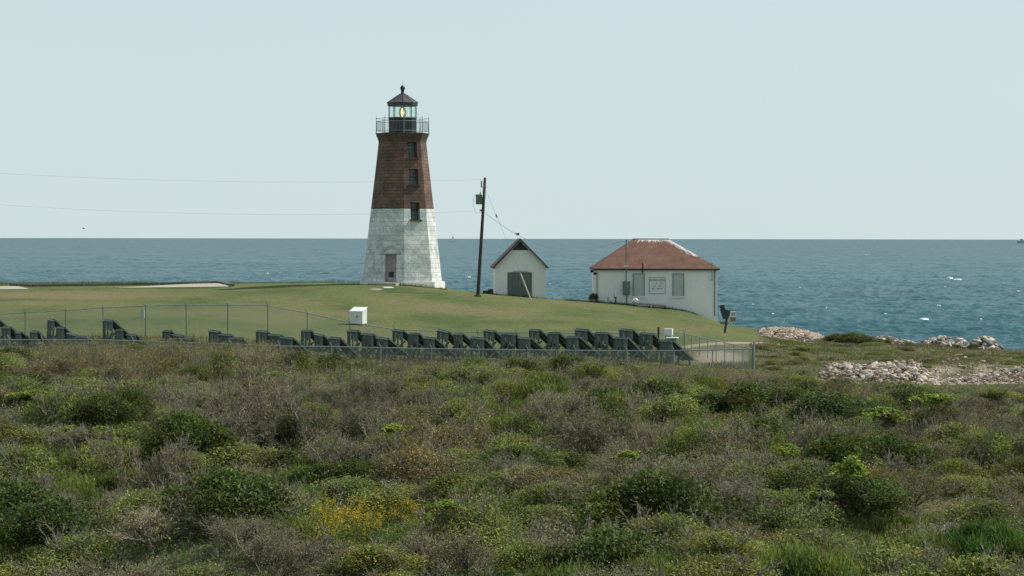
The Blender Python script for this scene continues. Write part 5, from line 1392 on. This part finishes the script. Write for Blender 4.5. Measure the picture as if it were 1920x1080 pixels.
# filling scrub, kind chosen from where the photograph shows it
ZN = [('grey', 500, 720, 120, 35), ('grey', 400, 790, 140, 50), ('grey', 620, 790, 90, 50), ('grey', 720, 770, 60, 40), ('grey', 60, 830, 100, 45), ('grey', 300, 1000, 160, 70), ('grey', 430, 1045, 120, 40),
      ('grey', 1030, 1050, 170, 40), ('grey', 1330, 930, 170, 60), ('grey', 1440, 860, 110, 60), ('grey', 1850, 770, 110, 45), ('brown', 1640, 715, 140, 25), ('grey', 1010, 685, 110, 20), ('grey', 1140, 715, 110, 30), ('grey', 1080, 830, 160, 45),
      ('grey', 1780, 930, 140, 60), ('grey', 1400, 720, 60, 25), ('brown', 640, 690, 140, 25), ('brown', 820, 830, 120, 40), ('brown', 560, 870, 70, 40), ('brown', 1000, 970, 80, 25),
      ('dark', 190, 760, 70, 40), ('dark', 60, 765, 70, 25), ('dark', 1040, 880, 110, 40), ('dark', 1400, 770, 130, 35), ('dark', 1560, 775, 130, 30), ('dark', 1650, 860, 130, 50), ('dark', 1240, 970, 120, 60), ('dark', 90, 1010, 100, 60), ('dark', 890, 950, 90, 40),
      ('olive', 480, 870, 160, 50), ('olive', 740, 1030, 140, 50), ('olive', 840, 880, 110, 40), ('weed', 1250, 775, 120, 25), ('weed', 1470, 1060, 230, 35), ('weed', 680, 1000, 110, 40), ('olive', 560, 1040, 90, 40), ('olive', 250, 900, 140, 40), ('brown', 200, 690, 300, 25), ('olive', 800, 730, 200, 30), ('weed', 1700, 1000, 120, 40), ('brown', 1650, 800, 120, 30)]
def pick_kind(px, py):
    w_ = {'olive': .85, 'brown': .24, 'grey': .15, 'weed': .26, 'dark': .12}
    for k, cx, cy, rx, ry in ZN:
        w_[k] = w_.get(k, 0) + 2.0 * math.exp(-(((px - cx) / rx) ** 2 + ((py - cy) / ry) ** 2))
    ks = list(w_); p = np.array([w_[k] for k in ks]); return ks[rng.choice(len(ks), p=p / p.sum())]
cand = []
for _ in range(60000):
    d = math.sqrt(rng.uniform(52 ** 2, 124 ** 2)); px = rng.uniform(-330, 2270); cand.append(((px - 960) / F * d, d, px))
nfill = 0; MAXF = 300 - len(FEAT)
grid = [(a, b_) for a, b_, s_ in placed]
for x, y, px in cand:
    if nfill >= 860: break
    if px > 1425 and y > 116.5: continue
    fpx, fpy = proj(np.array([x, y, Hs(x, y)]))
    if 575 < fpx < 800 and 960 < fpy < 1075: continue      # the flower patch
    if 380 < fpx < 650 and 848 < fpy < 880: continue       # low growth before the bare trunks
    sep = 1.55 + 0.3 * (y > 100)
    ga = np.array(grid)
    if ((ga[:, 0] - x) ** 2 + (ga[:, 1] - y) ** 2).min() < sep ** 2: continue
    _, py = proj(np.array([x, y, Hs(x, y) + .5])); kd = pick_kind(px, float(py))
    sc = rng.uniform(.85, 1.3); hs = rng.uniform(.6, 1.3) if y > 72 else rng.uniform(.55, 1.15)
    if y > 113: hs = 1.7 * (.85 if kd in ('olive', 'weed', 'brown') else 1.0)
    if plant(kd, x, y, sc, hs) is not None: nfill += 1
    grid.append((x, y))
for f_ in FEAT:
    if f_[0] == 'vine': place_feature(*f_)
print('shrubs', nfill + len(FEAT), 'boulders', nb)

# low scrub on the shore flat right of the fence
nsh = 0; gr2 = [(0.0, 0.0)]
for _ in range(4000):
    if nsh >= 75: break
    d = rng.uniform(119, 166); px = rng.uniform(1422, 1960); x = (px - 960) / F * d
    if d > np.interp(px, [1420, 1540, 1700, 1960], [160, 165, 160, 152]): continue
    if px > 1520 and d < 129: continue
    if 1730 < px < 1910 and d < 140 and rng.random() < .85: continue
    if 1425 < px < 1545 and d > 160: continue
    ga = np.array(gr2)
    if ((ga[:, 0] - x) ** 2 + (ga[:, 1] - d) ** 2).min() < 1.7 ** 2: continue
    kd = ('brown', 'olive', 'weed', 'grey')[rng.choice(4, p=(.38, .3, .2, .12))]
    rw = 'between fence and boulder heap' if px < 1540 else ('behind the boulder heap' if px < 1740 else 'beside the sandy patch')
    if plant(kd, x, d, rng.uniform(.5, .85), rng.uniform(.3, .5), 'low %s %s' % (LBL[kd][1], rw), 'low %ss %s' % (LBL[kd][1], rw), False) is not None: nsh += 1; gr2.append((x, d))

# golden flowers: individual stalks in the patch
r = np.random.default_rng(5)
def golden(seed):
    r = np.random.default_rng(seed); n = 9
    B = np.stack([r.normal(0, .10, n), r.normal(0, .10, n), 0 * np.arange(n)], 1); T_ = B + np.stack([r.normal(0, .14, n), r.normal(0, .14, n), r.uniform(.7, .95, n)], 1)
    V, f = prisms(B, T_, np.full(n, .007), np.full(n, .004), r); T = np.ones((len(V), 4)); st = np_mesh('stalks', V, [f], M['L_weed'], {'tint': T})
    m = 420; t = r.uniform(.1, .92, m); k = r.integers(0, n, m); C = B[k] + (T_ - B)[k] * t[:, None] + r.normal(0, .05, (m, 3)); V, f = leaves(C, .07, r, .3)
    lf = np_mesh('foliage', V, [f], M['L_weed'], {'tint': np.repeat(col(r, np.zeros(m, int), m), 4, 0)})
    m = 150; k = r.integers(0, n, m); q_ = r.uniform(0, 1, m); C = T_[k] + np.stack([r.normal(0, .07, m) * (1.2 - q_), r.normal(0, .07, m) * (1.2 - q_), q_ * .2 - .06], 1); V, f = leaves(C, .042, r, .8)
    fl = np_mesh('blossom', V, [f], M['plume'], {'tint': np.repeat(col(r, np.zeros(m, int), m, .25, .1, .04), 4, 0)})
    return [st, lf, fl]
gs = [golden(300 + i) for i in range(4)]
for i in range(44):
    px = 690 + r.normal(0, 32) if i < 24 else r.choice([612, 630, 600, 760, 775]) + r.normal(0, 8); py = 1010 + r.normal(0, 15) + (700 - px) * .05
    if i >= 41: px, py = 1735 + r.normal(0, 25), 1045 + r.normal(0, 6)
    p = ground_at(px, py, 45, 125); o = empty('goldenrod', p + Vector((0, 0, -.03)), r.uniform(0, 6.28)); sc = r.uniform(.8, 1.15); o.scale = (sc, sc, sc * .85)
    for m_ in gs[r.integers(4)]: link(m_.name.split('.')[0], m_, parent=o)
    tag(o, 'goldenrod stalk in the yellow patch' if i < 24 else ('single goldenrod stalk with yellow plumes beside the main patch' if i < 41 else 'goldenrod stalk in the faint patch left of the round green bush'), 'flower', 'goldenrod patch' if i < 24 else ('stray goldenrod' if i < 41 else 'faint goldenrod by the green bush'))

# undergrowth: everything nobody could count - grass, seedlings, dead stalks, one object
r = np.random.default_rng(11)
SV, SF, ST, so = [], [], [], 0
def addstuff(V, f, T):
    global so
    SV.append(V); SF.append(f + so); ST.append(T); so += len(V)
PAL = np.array([(.075, .080, .030), (.090, .082, .045), (.115, .092, .062), (.060, .075, .026), (.105, .100, .080), (.045, .058, .020), (.085, .10, .032)]) * np.array([1.75, 2.25, 1.65])
def noise2(x, y, s, seed):
    q_ = np.random.default_rng(seed); a = 0
    for i in range(8):
        k = q_.normal(size=2) / s * 3; a = a + np.sin(x * k[0] + y * k[1] + q_.uniform(0, 6.28))
    return a / 3.2
def field(n, dlo, dhi, pxlo, pxhi, hlo, hhi, wd, leafy, pal_shift=0, lim=True, keep=None, ax=1.0):
    d = np.sqrt(r.uniform(dlo ** 2, dhi ** 2, n)); px = r.uniform(pxlo, pxhi, n); x = (px - 960) / F * d
    if keep is not None:
        k = keep(px, d); d, px, x = d[k], px[k], x[k]; n = len(d)
    g = H(x, d); h = r.uniform(hlo, hhi, n) * (1 + .35 * noise2(x, d, 4, 3))
    if lim:
        lim_y = top_limit(px); ztop = CAMZ - (lim_y - 447.3) / F * d; h = np.minimum(h, np.maximum(ztop - g, .05))
    ci = np.clip((noise2(x * ax, d, 5, 9) * (1.6 if ax == 1 else 2.6) + noise2(x, d, 2, 10) + r.normal(0, .9, n) + 3 + pal_shift).astype(int), 0, 6)
    C = PAL[ci] * r.uniform(.7, 1.3, n)[:, None]; C4 = np.concatenate([C, np.ones((n, 1))], 1)
    B = np.stack([x, d, g - .03], 1)
    if leafy:
        z = r.uniform(.25, 1, n) * h; P = B + np.stack([0 * z, 0 * z, z], 1); V, f = leaves(P, .07, r, .5); addstuff(V, f, np.repeat(C4, 4, 0))
    else:
        T_ = B + np.stack([r.normal(0, .22, n) * h, r.normal(0, .22, n) * h, h], 1); V, f = blades(B, T_, r.uniform(.7, 1.5, n) * wd, r); addstuff(V, f, np.repeat(C4, 3, 0))
notrock = lambda px, d: ~((px > 1430) & (d > 116.8))
field(85000, 52, 125.5, -330, 2270, .15, .45, .020, False, keep=notrock)
field(330000, 52, 125.5, -330, 2270, .12, .55, .02, True, keep=notrock)
field(6000, 52, 125.5, -330, 2270, .5, .9, .012, False, 1.2, keep=notrock)
field(60000, 52, 67, -330, 2270, .15, .6, .02, True)
field(9000, 52, 67, -120, 2040, .3, .8, .014, False)
me = np_mesh('undergrowth', np.concatenate(SV), [np.concatenate(SF)], M['under'], {'tint': np.concatenate(ST)})
tag(link('undergrowth', me), 'tangled grass, seedlings and dead stalks growing between the shrubs', 'undergrowth', kind='stuff')
# rough grass on the flat by the shore and weeds inside the enclosure
SV, SF, ST, so = [], [], [], 0
PAL = np.array([(.11, .145, .045), (.13, .15, .055), (.155, .135, .085), (.18, .14, .105), (.165, .135, .10), (.12, .135, .05), (.10, .14, .04)])
kp = lambda px, d: (((px > 1418 + 25 * r.random(len(px)))) | ((px > 1405) & (d < 150))) & ~((px > 1428) & (px < 1540) & (d > 163)) & (np.interp(px, [1420, 1540, 1760, 2040], [177, 171, 160, 158]) > d) & ~((px > 1530) & (d < 126.5) & (d > 116)) & ~((px > 1745) & (px < 1905) & (d < 137) & (r.random(len(px)) < np.where(d < 125, .97, .72)))
field(70000, 116, 178, 1395, 2040, .06, .20, .03, False, 0.0, False, kp, .35)
field(50000, 116, 178, 1395, 2040, .04, .22, .03, True, 0.0, False, kp, .35)
kp2 = lambda px, d: (d > 126) & (d < 142) & (px < 1290)
field(30000, 126, 142, -150, 1300, .1, .35, .03, False, -.8, False, kp2)
field(2500, 126.5, 133, 1285, 1420, .1, .3, .03, False, 0, False)
kp3 = lambda px, d: (d > 146) & (np.interp(px, [1230, 1345, 1420], [206, 200, 178]) > d)
# ragged turf edge along the crest of the lawn
field(16000, 205, 216, -150, 700, .06, .22, .03, False, -1.5, False)
field(6000, 176, 204, 1250, 1432, .05, .2, .03, False, -.5, False, lambda px, d: d > np.interp(px, [1250, 1345, 1380, 1432], [199, 194, 184, 172]))
PAL = np.array([(.10, .145, .045), (.12, .15, .05), (.15, .15, .065), (.085, .125, .035), (.17, .155, .08), (.09, .135, .04), (.13, .15, .055)]) * .82
kl = lambda px, d: (d > np.interp(px, [-200, 1290, 1345, 1420], [143, 143, 149, 153])) & (d < np.interp(px, [-200, 640, 780, 960, 1110, 1345, 1425], [214, 213, 206, 204, 203, 199, 176]))
PAL = np.array([(.075, .11, .035), (.09, .115, .04), (.12, .12, .055), (.065, .095, .028), (.13, .12, .065), (.07, .10, .03), (.10, .12, .042)])
for lo_, hi_, p0_, p1_, n_ in ((199.35, 199.95, 924, 1027, 700), (194.3, 194.95, 1114, 1346, 1700), (195.9, 196.7, 690, 838, 900), (189.6, 190.5, 890, 902, 160), (175, 178, 1350, 1366, 120)): field(n_, lo_, hi_, p0_, p1_, .05, .24, .035, False, 0, False)
me = np_mesh('rough_grass', np.concatenate(SV), [np.concatenate(SF)], M['under'], {'tint': np.concatenate(ST)})
tag(link('rough_grass', me), 'rough short grass on the shore flat, the enclosure and the lawn edges', 'grass', kind='stuff')
# tall reeds at the left, before the near fence
SV, SF, ST, so = [], [], [], 0
PAL = np.array([(.070, .078, .036), (.095, .085, .048), (.125, .102, .066), (.080, .088, .040), (.14, .118, .085), (.11, .085, .055), (.06, .072, .03)]) * 2.0
field(9000, 111, 124.5, -120, 640, .7, 1.9, .022, False, .3)
field(52000, 111, 124.5, -120, 640, .5, 1.8, .03, True, .3)
field(9000, 110, 124.5, 640, 1420, .5, 1.2, .022, False, .3)
field(60000, 108, 124.8, 640, 1420, .4, 1.2, .03, True, .2)
field(26000, 106, 116.5, 1420, 2040, .3, .9, .03, True, .2)
me = np_mesh('reeds', np.concatenate(SV), [np.concatenate(SF)], M['under'], {'tint': np.concatenate(ST)})
tag(link('reeds', me), 'tall tan and green reeds massed before the near fence', 'reeds', kind='stuff')
